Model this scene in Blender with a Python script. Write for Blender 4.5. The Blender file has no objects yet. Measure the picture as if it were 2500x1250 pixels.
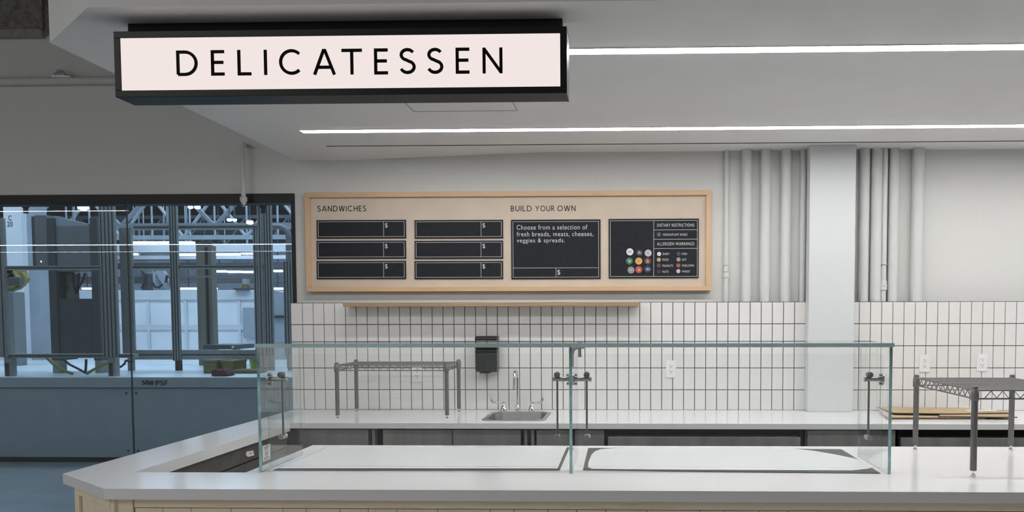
import bpy, bmesh, math, random
from mathutils import Vector, Matrix
random.seed(7)
SC = bpy.context.scene
COL = SC.collection
PI = math.pi
# ------------------------------------------------------------------ camera model (2500 x 1250)
F, CX, CY = 1850.0, 1478.41, 863.07
YAW, PITCH, ROLL, H = 0.0255, 0.0473, -0.0018, 1.54
fwd = Vector((-math.sin(YAW)*math.cos(PITCH), math.cos(YAW)*math.cos(PITCH), -math.sin(PITCH)))
r0 = Vector((math.cos(YAW), math.sin(YAW), 0)); u0 = r0.cross(fwd)
RT = r0*math.cos(ROLL)+u0*math.sin(ROLL); UP = u0*math.cos(ROLL)-r0*math.sin(ROLL)
def ray(u, v): return fwd*F + RT*(u-CX) - UP*(v-CY)
def on_y(u, v, Y): d = ray(u, v); t = Y/d.y; return Vector((d.x*t, Y, H+d.z*t))
def on_z(u, v, Z): d = ray(u, v); t = (Z-H)/d.z; return Vector((d.x*t, d.y*t, Z))
def on_x(u, v, X): d = ray(u, v); t = X/d.x; return Vector((X, d.y*t, H+d.z*t))
def X_(u, Y, v=778): return on_y(u, v, Y).x
def Z_(v, Y, u=1400): return on_y(u, v, Y).z
cam = bpy.data.cameras.new('camera'); co = bpy.data.objects.new('camera', cam); COL.objects.link(co)
cam.sensor_width = 36; cam.lens = F/2500*36
cam.shift_x = (1250-CX)/2500; cam.shift_y = (CY-625)/2500
cam.clip_end = 200
m3 = Matrix((RT, UP, -fwd)).transposed()
co.matrix_world = Matrix.Translation((0, 0, H)) @ m3.to_4x4()
SC.camera = co
SC.view_settings.view_transform = 'Standard'
SC.view_settings.look = 'None'
SC.view_settings.exposure = 0.0

# ------------------------------------------------------------------ materials
def nm(name):
    m = bpy.data.materials.new(name); m.use_nodes = True
    nt = m.node_tree; return m, nt, nt.nodes['Principled BSDF']
def mat(name, col, rough=.5, metal=0, spec=.5, noise=0, scale=40, bump=0, bscale=200, stretch=(1, 1, 1), coat=0):
    m, nt, b = nm(name)
    b.inputs['Base Color'].default_value = (*col, 1)
    b.inputs['Roughness'].default_value = rough; b.inputs['Metallic'].default_value = metal
    b.inputs['Specular IOR Level'].default_value = spec; b.inputs['Coat Weight'].default_value = coat
    if noise or bump:
        tc = nt.nodes.new('ShaderNodeTexCoord'); mp = nt.nodes.new('ShaderNodeMapping')
        mp.inputs['Scale'].default_value = stretch
        nt.links.new(tc.outputs['Object'], mp.inputs['Vector'])
    if noise:
        n = nt.nodes.new('ShaderNodeTexNoise'); n.inputs['Scale'].default_value = scale; n.inputs['Detail'].default_value = 5
        nt.links.new(mp.outputs[0], n.inputs['Vector'])
        rp = nt.nodes.new('ShaderNodeValToRGB')
        rp.color_ramp.elements[0].position = .3; rp.color_ramp.elements[1].position = .7
        rp.color_ramp.elements[0].color = (*[c*(1-noise) for c in col], 1)
        rp.color_ramp.elements[1].color = (*[min(1, c*(1+noise)) for c in col], 1)
        nt.links.new(n.outputs['Fac'], rp.inputs[0]); nt.links.new(rp.outputs[0], b.inputs['Base Color'])
    if bump:
        n2 = nt.nodes.new('ShaderNodeTexNoise'); n2.inputs['Scale'].default_value = bscale; n2.inputs['Detail'].default_value = 6
        nt.links.new(mp.outputs[0], n2.inputs['Vector'])
        bp = nt.nodes.new('ShaderNodeBump'); bp.inputs['Strength'].default_value = bump; bp.inputs['Distance'].default_value = .01
        nt.links.new(n2.outputs['Fac'], bp.inputs['Height']); nt.links.new(bp.outputs[0], b.inputs['Normal'])
    return m
def wood(name, c1, c2, axis='x', scale=9, rough=.45):
    m, nt, b = nm(name); b.inputs['Roughness'].default_value = rough
    tc = nt.nodes.new('ShaderNodeTexCoord'); mp = nt.nodes.new('ShaderNodeMapping')
    mp.inputs['Scale'].default_value = {'x': (.22, 3, 3), 'z': (3, 3, .22)}[axis]
    nt.links.new(tc.outputs['Object'], mp.inputs['Vector'])
    n = nt.nodes.new('ShaderNodeTexNoise'); n.inputs['Scale'].default_value = scale; n.inputs['Detail'].default_value = 8; n.inputs['Distortion'].default_value = 1.2
    n2 = nt.nodes.new('ShaderNodeTexNoise'); n2.inputs['Scale'].default_value = scale*9; n2.inputs['Detail'].default_value = 4
    nt.links.new(mp.outputs[0], n.inputs['Vector']); nt.links.new(mp.outputs[0], n2.inputs['Vector'])
    mx = nt.nodes.new('ShaderNodeMath'); mx.operation = 'MULTIPLY_ADD'; mx.inputs[1].default_value = .855
    nt.links.new(n2.outputs['Fac'], mx.inputs[0]); nt.links.new(n.outputs['Fac'], mx.inputs[2])
    rp = nt.nodes.new('ShaderNodeValToRGB'); rp.color_ramp.elements[0].position = .45; rp.color_ramp.elements[1].position = .88
    rp.color_ramp.elements[0].color = (*c2, 1); rp.color_ramp.elements[1].color = (*c1, 1)
    nt.links.new(mx.outputs[0], rp.inputs[0]); nt.links.new(rp.outputs[0], b.inputs['Base Color'])
    return m
def emit(name, col, s):
    m = bpy.data.materials.new(name); m.use_nodes = True; nt = m.node_tree; nt.nodes.clear()
    o = nt.nodes.new('ShaderNodeOutputMaterial'); e = nt.nodes.new('ShaderNodeEmission')
    e.inputs[0].default_value = (*col, 1); e.inputs[1].default_value = s
    nt.links.new(e.outputs[0], o.inputs[0]); return m
def thin_glass(name, tint, refl=1.0, ior=1.5):
    m = bpy.data.materials.new(name); m.use_nodes = True; nt = m.node_tree; nt.nodes.clear()
    o = nt.nodes.new('ShaderNodeOutputMaterial'); t = nt.nodes.new('ShaderNodeBsdfTransparent'); g = nt.nodes.new('ShaderNodeBsdfGlossy')
    g.inputs['Roughness'].default_value = 0; g.inputs[0].default_value = (refl, refl, refl, 1)
    t.inputs[0].default_value = (*tint, 1)
    fr = nt.nodes.new('ShaderNodeFresnel'); ge = nt.nodes.new('ShaderNodeNewGeometry'); ma = nt.nodes.new('ShaderNodeMath'); ma.operation = 'MULTIPLY_ADD'
    ma.inputs[1].default_value = 1/ior-ior; ma.inputs[2].default_value = ior       # same reflectance seen from either side of the sheet
    nt.links.new(ge.outputs['Backfacing'], ma.inputs[0]); nt.links.new(ma.outputs[0], fr.inputs[0])
    mx = nt.nodes.new('ShaderNodeMixShader')
    nt.links.new(fr.outputs[0], mx.inputs[0]); nt.links.new(t.outputs[0], mx.inputs[1]); nt.links.new(g.outputs[0], mx.inputs[2])
    nt.links.new(mx.outputs[0], o.inputs[0]); return m
def block_wall(name, col):
    m, nt, b = nm(name); b.inputs['Roughness'].default_value = .6; b.inputs['Base Color'].default_value = (*col, 1)
    tc = nt.nodes.new('ShaderNodeTexCoord'); sp = nt.nodes.new('ShaderNodeSeparateXYZ'); cb = nt.nodes.new('ShaderNodeCombineXYZ')
    nt.links.new(tc.outputs['Object'], sp.inputs[0])
    az = nt.nodes.new('ShaderNodeMath'); az.inputs[1].default_value = .045; nt.links.new(sp.outputs[2], az.inputs[0])
    nt.links.new(sp.outputs[0], cb.inputs[0]); nt.links.new(az.outputs[0], cb.inputs[1])
    br = nt.nodes.new('ShaderNodeTexBrick'); nt.links.new(cb.outputs[0], br.inputs['Vector'])
    br.inputs['Scale'].default_value = 1; br.inputs['Brick Width'].default_value = .406; br.inputs['Row Height'].default_value = .2
    br.inputs['Mortar Size'].default_value = .003; br.inputs['Mortar Smooth'].default_value = .8
    ns = nt.nodes.new('ShaderNodeTexNoise'); ns.inputs['Scale'].default_value = 90; ns.inputs['Detail'].default_value = 5
    nt.links.new(tc.outputs['Object'], ns.inputs['Vector'])
    b1 = nt.nodes.new('ShaderNodeBump'); b1.inputs['Strength'].default_value = .25; b1.inputs['Distance'].default_value = .004; b1.invert = True
    nt.links.new(br.outputs['Fac'], b1.inputs['Height'])
    b2 = nt.nodes.new('ShaderNodeBump'); b2.inputs['Strength'].default_value = .12; b2.inputs['Distance'].default_value = .004
    nt.links.new(ns.outputs['Fac'], b2.inputs['Height']); nt.links.new(b1.outputs[0], b2.inputs['Normal'])
    nt.links.new(b2.outputs[0], b.inputs['Normal'])
    return m
M = dict(
    wall=block_wall('painted_block', (.66, .66, .64)),
    ceil=mat('soffit_paint', (.84, .835, .83), .7, noise=.02, scale=3),
    rough=mat('fireproofing', (.20, .19, .17), .95, noise=.35, scale=25, bump=.9, bscale=40),
    flange=mat('beam_flange', (.30, .29, .27), .9, noise=.15, scale=30, bump=.4, bscale=60),
    upceil=mat('upper_ceiling', (.22, .22, .21), .9),
    floor=mat('concrete_floor', (.27, .28, .28), .35, noise=.12, scale=4, bump=.05),
    white=mat('white_paint', (.62, .63, .62), .55, noise=.015, scale=12),
    col=mat('column_paint', (.64, .66, .665), .5, noise=.01, scale=8),
    tile=mat('glazed_tile', (.75, .74, .725), .18, noise=.015, scale=9, coat=.3),
    grout=mat('dark_grout', (.035, .035, .035), .9),
    quartz=mat('white_quartz', (.765, .765, .77), .13, noise=.025, scale=260),
    maple=wood('maple_panel', (.82, .71, .54), (.66, .54, .38), 'z', 7),
    maple_x=wood('maple_rail', (.82, .71, .54), (.62, .50, .35), 'x', 7),
    oak=wood('oak_frame', (.62, .42, .25), (.48, .31, .17), 'x', 10),
    oak_z=wood('oak_frame_upright', (.62, .42, .25), (.48, .31, .17), 'z', 10),
    ply=mat('plywood_edge', (.36, .25, .145), .5, noise=.35, scale=16, stretch=(.2, 1, 22)),
    board=mat('beige_board', (.60, .50, .41), .7, noise=.05, scale=6, bump=.03),
    chalk=mat('chalk_panel', (.022, .024, .028), .65, 0, .12, noise=.12, scale=60),
    chalkline=mat('chalk_line', (.45, .46, .48), .8),
    chalktext=mat('chalk_text', (.62, .63, .64), .8),
    black=mat('black_metal', (.009, .009, .010), .4, 0, .3, noise=.1, scale=50),
    frame_black=mat('black_window_frame', (.006, .006, .006), .5),
    ink=mat('black_letter', (.008, .008, .008), .6, 0, .08),
    ink_brown=mat('brown_black_letter', (.014, .011, .009), .6, 0, .1),
    plastic=mat('black_plastic', (.010, .010, .011), .3, 0, .3, noise=.1, scale=40),
    smoke=mat('smoky_plastic', (.022, .024, .027), .25, 0, .35, noise=.25, scale=20, stretch=(3, 1, .4)),
    steel=mat('stainless_dark', (.36, .36, .35), .38, .6, noise=.15, scale=14, stretch=(1, 1, .12)),
    steel_d=mat('stainless_deep_grey', (.20, .195, .185), .42, .5, noise=.15, scale=10, stretch=(.3, 1, 1)),  # darker grey steel for carcasses, drawer fronts and the staff side
    rim=mat('well_rim', (.10, .10, .105), .35, .8, noise=.1, scale=30),
    chrome=mat('chrome', (.75, .75, .76), .08, 1),
    brushed=mat('brushed_steel', (.42, .42, .41), .28, 1, noise=.12, scale=90),
    wire=mat('grey_epoxy_wire', (.20, .20, .20), .42, .35, noise=.1, scale=60),
    post=mat('grey_epoxy_post', (.17, .165, .165), .42, .3, noise=.12, scale=60),
    film=mat('white_film', (.71, .72, .74), .3, noise=.02, scale=20, bump=.06, bscale=9),
    bowl=mat('sink_steel', (.48, .47, .45), .25, 1, noise=.1, scale=30),
    outlet=mat('white_outlet', (.80, .80, .80), .35), slot=mat('outlet_slot', (.03, .03, .03), .6),
    card=mat('cardboard', (.42, .32, .20), .85, noise=.08, scale=18), card_d=mat('cardboard_edge', (.10, .07, .045), .9, noise=.3, scale=60),
    paperm=mat('white_paper', (.72, .72, .72), .7), print=mat('grey_print', (.42, .42, .43), .8),
    edge=mat('glass_edge_refraction', (.29, .49, .50), .12, noise=.6, scale=9, stretch=(.6, .5, 1)), edge_t=mat('top_pane_edge_glow', (.50, .70, .71), .15, noise=.15, scale=9, stretch=(.6, .5, 1)), edge_c=thin_glass('polished_pane_rim', (.80, .86, .86), 1.0, 1.9),  # teal noise paints refracted light into edge; edge_t lightened to mimic guided glow
    led=emit('led_diffuser', (1, .99, .975), 41),
    signface=emit('sign_face', (1.0, .885, .855), .89),
    glass=thin_glass('clear_glass', (.975, .986, .984), .9),
    blueglass=thin_glass('tinted_glass', (.66, .745, .81), .9),
    foil=mat('foil', (.8, .82, .85), .25, .7, noise=.2, scale=60),
    joint=mat('silicone_joint', (.02, .03, .04), .4),
    stepshade=mat('step_shadow', (.05, .05, .05), .8),
    # factory
    fpale=mat('factory_pale', (.66, .69, .73), .5, noise=.06, scale=3),
    alu=mat('aluminium_profile', (.31, .32, .29), .45, .2, noise=.1, scale=20), groove=mat('profile_groove', (.03, .035, .04), .7),
    cab=mat('grey_cabinet', (.20, .21, .22), .5, noise=.06, scale=5), cab_d=mat('dark_cabinet', (.075, .085, .09), .5, noise=.1, scale=5),
    fwhite=mat('factory_white', (.80, .82, .86), .5, noise=.06, scale=3), fgrey=mat('factory_grey', (.34, .38, .42), .5, noise=.12, scale=2),
    fdark=mat('factory_dark', (.05, .07, .08), .8, noise=.25, scale=1.2), fpanel=mat('platform_panel', (.38, .40, .39), .45, noise=.05, scale=6, bump=.02),
    fledge=mat('platform_ledge', (.42, .44, .42), .5, noise=.08, scale=5), ffloor=mat('platform_floor', (.66, .72, .76), .35, noise=.06, scale=3),
    ffar=mat('far_wall', (.45, .50, .55), .8, noise=.35, scale=.6),
    yellow=mat('yellow_paint', (.24, .23, .06), .5, noise=.15, scale=30), olive=mat('yellow_box', (.17, .145, .05), .6, noise=.15, scale=20),
    red=mat('dark_red_cloth', (.08, .010, .012), .8, noise=.25, scale=30), rust=mat('red_black_foot', (.06, .02, .02), .6),
    cable=mat('black_cable', (.02, .025, .03), .5), brown=mat('brown_column', (.22, .21, .17), .6, noise=.12, scale=12, stretch=(1, 1, .1)),
    flamp=emit('cool_lamp', (.82, .95, 1), 5.5), stencil=mat('stencil_ink', (.02, .02, .02), .8),
)

# ------------------------------------------------------------------ mesh helpers
ORG = {}
class MB:
    def __init__(s): s.v = []; s.f = []; s.m = []
    def add(s, vs, fs, mi=0):
        n = len(s.v); s.v += [Vector(p) for p in vs]
        for f in fs: s.f.append([i+n for i in f]); s.m.append(mi)
        return s
    def box(s, x0, x1, y0, y1, z0, z1, mi=0):
        if x0 > x1: x0, x1 = x1, x0
        if y0 > y1: y0, y1 = y1, y0
        if z0 > z1: z0, z1 = z1, z0
        return s.add([(x0, y0, z0), (x1, y0, z0), (x1, y1, z0), (x0, y1, z0), (x0, y0, z1), (x1, y0, z1), (x1, y1, z1), (x0, y1, z1)],
                     [(0, 3, 2, 1), (4, 5, 6, 7), (0, 1, 5, 4), (1, 2, 6, 5), (2, 3, 7, 6), (3, 0, 4, 7)], mi)
    def prism(s, poly, z0, z1, mi=0, side=None, ax='z'):
        """extruded polygon; ax z: poly in xy; ax y: poly in xz extruded z0..z1 along y; ax x: poly in yz"""
        A = sum(poly[i][0]*poly[(i+1) % len(poly)][1]-poly[(i+1) % len(poly)][0]*poly[i][1] for i in range(len(poly)))
        if A < 0: poly = poly[::-1]
        if ax == 'z': P = lambda a, b, c: (a, b, c)
        elif ax == 'y': P = lambda a, b, c: (a, c, b)
        else: P = lambda a, b, c: (c, a, b)
        n = len(poly)
        vs = [P(a, b, z0) for a, b in poly]+[P(a, b, z1) for a, b in poly]
        fl = ax == 'y'
        o = (lambda f: f[::-1]) if fl else (lambda f: f)
        s.add(vs, [o(list(range(n))[::-1]), o(list(range(n, 2*n)))], mi)
        k = len(s.v)-2*n
        for i in range(n):
            j = (i+1) % n
            s.f.append(o([k+i, k+j, k+n+j, k+n+i])); s.m.append(mi if side is None else side)
        return s
    def cyl(s, a, b, r, seg=16, r2=None, mi=0, caps=True):
        a = Vector(a); b = Vector(b); d = (b-a).normalized()
        t = Vector((0, 0, 1)) if abs(d.z) < .9 else Vector((1, 0, 0))
        x = d.cross(t).normalized(); y = d.cross(x)
        r2 = r if r2 is None else r2
        vs = [a+(x*math.cos(2*PI*i/seg)+y*math.sin(2*PI*i/seg))*r for i in range(seg)]+[b+(x*math.cos(2*PI*i/seg)+y*math.sin(2*PI*i/seg))*r2 for i in range(seg)]
        fs = [(i, i+seg, (i+1) % seg+seg, (i+1) % seg)[::-1] for i in range(seg)]
        if caps: fs += [tuple(range(seg)), tuple(range(2*seg-1, seg-1, -1))]
        fs = [f[::-1] for f in fs]
        return s.add(vs, fs, mi)
    def tube(s, pts, r, seg=10, mi=0):
        pts = [Vector(p) for p in pts]; n = len(pts); rs = r if isinstance(r, (list, tuple)) else [r]*n
        px = None; vs = []
        for i, p in enumerate(pts):
            d = (pts[min(i+1, n-1)]-pts[max(i-1, 0)]).normalized()
            if px is None:
                t = Vector((0, 0, 1)) if abs(d.z) < .9 else Vector((1, 0, 0)); x = d.cross(t).normalized()
            else:
                x = (px-d*px.dot(d)).normalized()
            px = x; y = d.cross(x)
            vs += [p+(x*math.cos(2*PI*k/seg)+y*math.sin(2*PI*k/seg))*rs[i] for k in range(seg)]
        fs = []
        for i in range(n-1):
            for k in range(seg):
                fs.append((i*seg+k, i*seg+(k+1) % seg, (i+1)*seg+(k+1) % seg, (i+1)*seg+k))
        fs += [tuple(range(seg))[::-1], tuple(range((n-1)*seg, n*seg))]
        return s.add(vs, fs, mi)
    def lathe(s, prof, c=(0, 0, 0), seg=20, mi=0):
        """prof: list of (r, z)"""
        c = Vector(c); vs = []
        for r, z in prof: vs += [c+Vector((r*math.cos(2*PI*k/seg), r*math.sin(2*PI*k/seg), z)) for k in range(seg)]
        fs = []
        for i in range(len(prof)-1):
            for k in range(seg): fs.append((i*seg+k, i*seg+(k+1) % seg, (i+1)*seg+(k+1) % seg, (i+1)*seg+k))
        fs += [tuple(range(seg))[::-1], tuple(range((len(prof)-1)*seg, len(prof)*seg))]
        return s.add(vs, fs, mi)
    def ball(s, c, r, seg=14, mi=0):
        return s.lathe([(max(1e-4, r*math.sin(PI*i/8)), -r*math.cos(PI*i/8)) for i in range(9)], c, seg, mi)
    def ribbon(s, pts, w, P, th=.002, closed=False, mi=0):
        """flat stroke along 2D pts, mapped through P(a,b,depth), depth 0 (front) .. th"""
        pts = [q for i, q in enumerate(pts) if i == 0 or (Vector(q)-Vector(pts[i-1])).length > 1e-4]
        n = len(pts); L = []; R = []
        for i in range(n):
            p = Vector(pts[i])
            a = Vector(pts[(i-1) % n]) if (closed or i > 0) else None
            b = Vector(pts[(i+1) % n]) if (closed or i < n-1) else None
            d1 = (p-a).normalized() if a is not None else None; d2 = (b-p).normalized() if b is not None else None
            if d1 is None: d1 = d2
            if d2 is None: d2 = d1
            n1 = Vector((-d1.y, d1.x)); n2 = Vector((-d2.y, d2.x)); mm = (n1+n2)
            mm = mm.normalized() if mm.length > 1e-4 else n1
            k = w/2/max(.35, mm.dot(n1))
            L.append(p+mm*k); R.append(p-mm*k)
        vs = [P(q.x, q.y, 0) for q in L]+[P(q.x, q.y, 0) for q in R]+[P(q.x, q.y, th) for q in L]+[P(q.x, q.y, th) for q in R]
        fs = []
        for i in range(n if closed else n-1):
            j = (i+1) % n
            fs += [(i, n+i, n+j, j), (2*n+i, 2*n+j, 3*n+j, 3*n+i), (i, j, 2*n+j, 2*n+i), (n+i, 3*n+i, 3*n+j, n+j)]
        if not closed: fs += [(0, 2*n, 3*n, n), (n-1, 2*n-1, 4*n-1, 3*n-1)]
        return s.add(vs, fs, mi)
    def build(s, name, mats, parent=None, bevel=0, smooth=False, seg=2):
        me = bpy.data.meshes.new(name)
        off = ORG.get(parent.name, Vector((0, 0, 0))) if parent else Vector((0, 0, 0))
        me.from_pydata([p-off for p in s.v], [], s.f)
        if not isinstance(mats, (list, tuple)): mats = [mats]
        for x in mats: me.materials.append(M[x] if isinstance(x, str) else x)
        for p, k in zip(me.polygons, s.m): p.material_index = k
        bm = bmesh.new(); bm.from_mesh(me); bmesh.ops.recalc_face_normals(bm, faces=bm.faces); bm.to_mesh(me); bm.free()
        if smooth:
            for p in me.polygons: p.use_smooth = True
        o = bpy.data.objects.new(name, me); COL.objects.link(o)
        if parent: o.parent = parent; ORG[o.name] = off
        else: ORG[o.name] = Vector((0, 0, 0))
        if bevel:
            b = o.modifiers.new('bevel', 'BEVEL'); b.width = bevel; b.segments = seg; b.limit_method = 'ANGLE'; b.angle_limit = .6
        if smooth:
            try: me.set_sharp_from_angle(angle=.7)
            except Exception: pass
        return o
def thing(name, label, cat, loc, group=None):
    o = bpy.data.objects.new(name, None); COL.objects.link(o); o.location = loc; o.empty_display_size = .05
    ORG[o.name] = Vector(loc); o['label'] = label; o['category'] = cat
    if group: o['group'] = group
    return o
def tag(o, label, cat, group=None, kind=None):
    o['label'] = label; o['category'] = cat
    if group: o['group'] = group
    if kind: o['kind'] = kind
    return o
def struct(o, label=None):
    o['kind'] = 'structure'
    if label: o['label'] = label
    return o
def part_label(o, l): o['label'] = l; return o
def text_geom(s):
    cu = bpy.data.curves.new('writing', 'FONT'); cu.body = s; cu.size = 1; cu.space_character = 1.12
    o = bpy.data.objects.new('writing', cu); COL.objects.link(o)
    dg = bpy.context.evaluated_depsgraph_get(); dg.update()
    me = bpy.data.meshes.new_from_object(o.evaluated_get(dg))
    vs = [(v.co.x, v.co.y) for v in me.vertices]; fs = [list(p.vertices) for p in me.polygons]
    bpy.data.objects.remove(o); bpy.data.curves.remove(cu); bpy.data.meshes.remove(me)
    return vs, fs
def write_on(mb, s, x0, x1, z0, z1, Y, keep_base=None):
    """text fitted in the rectangle x0..x1, z0..z1 on the plane y=Y facing -y"""
    vs, fs = text_geom(s)
    ax0 = min(v[0] for v in vs); ax1 = max(v[0] for v in vs); b0 = min(v[1] for v in vs); b1 = max(v[1] for v in vs)
    mb.add([(x0+(a-ax0)/(ax1-ax0)*(x1-x0), Y, z0+(b-b0)/(b1-b0)*(z1-z0)) for a, b in vs], fs)
    return mb
# ---- capital letters drawn as strokes of even weight
def arc(cx, cy, rx, ry, a0, a1, n=18): return [(cx+rx*math.cos(math.radians(a0+(a1-a0)*i/n)), cy+ry*math.sin(math.radians(a0+(a1-a0)*i/n))) for i in range(n+1)]
h = .055
GL = {
 'D': (.86, [[(h, h), (h, 1-h), (.34, 1-h)]+arc(.34, .5, .46, .5-h, 90, -90)+[(h, h)]]),
 'E': (.54, [[(.54, 1-h), (h, 1-h), (h, h), (.54, h)], [(h, .52), (.50, .52)]]),
 'L': (.55, [[(h, 1), (h, h), (.55, h)]]),
 'I': (.11, [[(h, 0), (h, 1)]]),
 'C': (.92, [arc(.5, .5, .5-h, .5-h, 46, 314, 30)]),
 'A': (.92, [[(.06, 0), (.43, .945), (.49, .945), (.86, 0)], [(.2, .29), (.72, .29)]]),
 'T': (.82, [[(0, 1-h), (.82, 1-h)], [(.41, 0), (.41, 1-h)]]),
 'S': (.64, [arc(.32, .745, .245, .2, 28, 180, 12)+arc(.32, .745, .245, .2, 190, 255, 6)+arc(.32, .275, .265, .22, 75, -90, 12)+arc(.32, .275, .265, .22, -100, -160, 6)]),
 'N': (.78, [[(h, 0), (h, 1)], [(h+.005, .955), (.775-h, .045)], [(.78-h, 0), (.78-h, 1)]]),
 'W': (1.15, [[(.05, 1), (.29, .055), (.33, .055), (.555, .945), (.595, .945), (.82, .055), (.86, .055), (1.1, 1)]]),
 'H': (.74, [[(h, 0), (h, 1)], [(.74-h, 0), (.74-h, 1)], [(h, .52), (.74-h, .52)]]),
 'B': (.60, [[(h, .53), (.32, .53)]+arc(.32, .29, .22, .24-.0, 90, -90)+[(h, h), (h, 1-h), (.30, 1-h)]+arc(.30, .74, .19, .205, 90, -90)]),
 'U': (.74, [[(h, 1), (h, .36)]+arc(.37, .36, .37-h, .36-h, 180, 360)+[(.74-h, 1)]]),
 'Y': (.80, [[(.05, 1), (.4, .46), (.75, 1)], [(.4, 0), (.4, .46)]]),
 'O': (1.0, [arc(.5, .5, .5-h, .5-h, 0, 360, 40)]),
 'R': (.62, [[(h, 0), (h, 1-h), (.30, 1-h)]+arc(.30, .72, .22, .225, 90, -90)+[(h, .495)], [(.30, .49), (.57, 0)]]),
 ' ': (.35, []),
}
def glyph(mb, ch, x, z, size, Y, th, w=.11, xs=1.0):
    P = lambda a, b, d: (x+a*size*xs, Y+d, z+b*size)
    for st in GL[ch][1]: mb.ribbon(st, w, P, th)
    return GL[ch][0]*size*xs
def word(s, x0, x1, z0, z1, Y, gap=.22, w=.105, th=.0015):
    size = z1-z0; W = sum(GL[c][0] for c in s)+gap*(len(s)-1); xs = (x1-x0)/(W*size); mb = MB(); x = x0
    for c in s: x += glyph(mb, c, x, z0, size, Y, th, w, xs)+gap*size*xs
    return mb
def rect_px(u0, v0, u1, v1, Y):
    um, vm = (u0+u1)/2, (v0+v1)/2
    return on_y(u0, vm, Y).x, on_y(u1, vm, Y).x, on_y(um, v1, Y).z, on_y(um, v0, Y).z   # x0,x1,z0,z1

# ------------------------------------------------------------------ key planes
ZC = .897; ZS = 2.649; YT = 5.26; YW = 5.34; S = .0762; TZ0 = 1.3427; TX0 = -2.2592; TXB = 1.8408
YF = 2.79; YG = 3.097; YWL = 3.778; YB = 4.577
XL1, XL2 = -2.333, -2.056
# ------------------------------------------------------------------ room shell
XF = X_(722, YW, 600)                                                     # right side of window opening
ZFT = Z_(474, YW, 500)                                                    # top of window frame
w = MB(); w.box(XF, 5.5, YW, YW+.25, 0, 4.7); w.box(-9.5, XF, YW, YW+.25, ZFT, 4.7)
struct(w.build('wall_back', 'wall'))
fl = MB(); fl.box(-76, 20, -14, 60, -.2, 0); struct(fl.build('floor', 'floor'))
A = on_z(130, 104, ZS); B = on_z(214, 18, ZS)
XS = -2.312
XSL = on_z(797, 357, ZS).x; YSL = 4.905; ZS2 = 2.693
c = MB(); c.prism([(XS, YW), (XSL, YW), (XSL, YSL), (5.5, YSL), (5.5, B.y), (B.x, B.y), (XS, A.y)], ZS, 3.9)
X2 = XSL+1.3
c.add([(XSL, YSL, ZS), (XSL, YW, ZS), (X2, YW, ZS2), (X2, YSL, ZS2), (XSL, YSL, 3.9), (XSL, YW, 3.9), (X2, YW, 3.9), (X2, YSL, 3.9)], [(0, 1, 2, 3), (7, 6, 5, 4), (0, 3, 7, 4), (2, 1, 5, 6), (1, 0, 4, 5), (3, 2, 6, 7)])
c.box(X2, 5.5, YSL, YW, ZS2, 3.9)                                        # raised strip along the wall
struct(c.build('ceiling', 'ceil'))
c = MB(); c.box(-9.5, 5.5, -14, YW+.25, 4.7, 4.9); struct(c.build('ceiling_upper', 'upceil'))
# fireproofed beam at top left
xb = X_(101, 5.3, 60); zb = Z_(90, 5.3, 50)
b = MB(); b.box(-9.5, xb, 5.31, YW-.001, zb+.06, 4.7); bm_ = struct(b.build('beam_upper', 'rough'))
fz = MB(); fz.box(-9.5, xb, 5.295, YW-.001, zb, zb+.055); fz.build('beam_flange', 'flange', bm_, .004)
b2 = MB(); b2.box(xb, X_(124, 5.33, 0), 5.33, YW-.002, zb+.02, 4.7); b2.build('beam_packing', 'rough', bm_)

# tile splash: grout bed plus individual tile faces in one mesh
XT0 = X_(712, YT, 850)
XP0, XP1 = X_(1974.5, 5.17, 700), X_(2086.5, 5.17, 700)
t = MB(); ztop = TZ0+4*S
t.box(XT0, 5.5, YT+.006, YW-.001, ZC-.03, ztop, 1)
rows = [ZC-.001, TZ0-4*S, TZ0-2*S, TZ0, TZ0+2*S, ztop]; g = .0017
cols = [XT0+.0005-g]+[TX0+k*S for k in range(0, 53)]
colsb = [TXB+k*S for k in range(-4, 50)]
split = (XP0+XP1)/2
for cs, lo, hi in ((cols, -9, split), (colsb, split, 5.5)):
    for a, b_ in zip(cs, cs[1:]):
        a2, b2_ = max(a, lo), min(b_, hi)
        if b2_-a2 < .006: continue
        for z0, z1 in zip(rows, rows[1:]):
            x0, x1, zz0, zz1 = a2+g, b2_-g, z0+g, z1-g
            if z1 == ztop: zz1 = z1-.003
            e = .0012
            t.add([(x0, YT+.006, zz0), (x1, YT+.006, zz0), (x1, YT+.006, zz1), (x0, YT+.006, zz1), (x0+e, YT, zz0+e), (x1-e, YT, zz0+e), (x1-e, YT, zz1-e), (x0+e, YT, zz1-e)],
                  [(4, 5, 6, 7), (0, 1, 5, 4), (1, 2, 6, 5), (2, 3, 7, 6), (3, 0, 4, 7)], 0)
struct(t.build('wall_splashback', ['tile', 'grout']))
# square column standing on the counter line
cb = MB(); cb.box(XP0, XP1, 5.17, YT-.001, ZC, ZS2); struct(cb.build('column', 'col', bevel=.004), 'square white column in front of the tiled wall')

# window: black frame, two tall blue panes
win = MB()
zfb = Z_(497.5, YW, 500); xj = X_(713.5, YW, 600)
win.box(-9.5, XF, YW-.012, YW+.10, zfb, ZFT); win.box(xj, XF, YW-.012, YW+.10, 0, zfb); win.box(-9.5, xj, YW+.02, YW+.10, 0, .03)
wo = struct(win.build('window_1', 'frame_black', bevel=.002))
xjn = X_(318, YW+.05, 800)
for x0, x1 in ((-9.5, xjn-.002), (xjn+.002, xj)):
    p = MB(); p.box(x0, x1, YW+.045, YW+.055, .03, zfb); p.build('glass_pane', 'blueglass', wo)
j = MB(); j.box(xjn-.0022, xjn+.0022, YW+.0445, YW+.057, .03, zfb); j.build('pane_joint', 'joint', wo)

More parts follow.
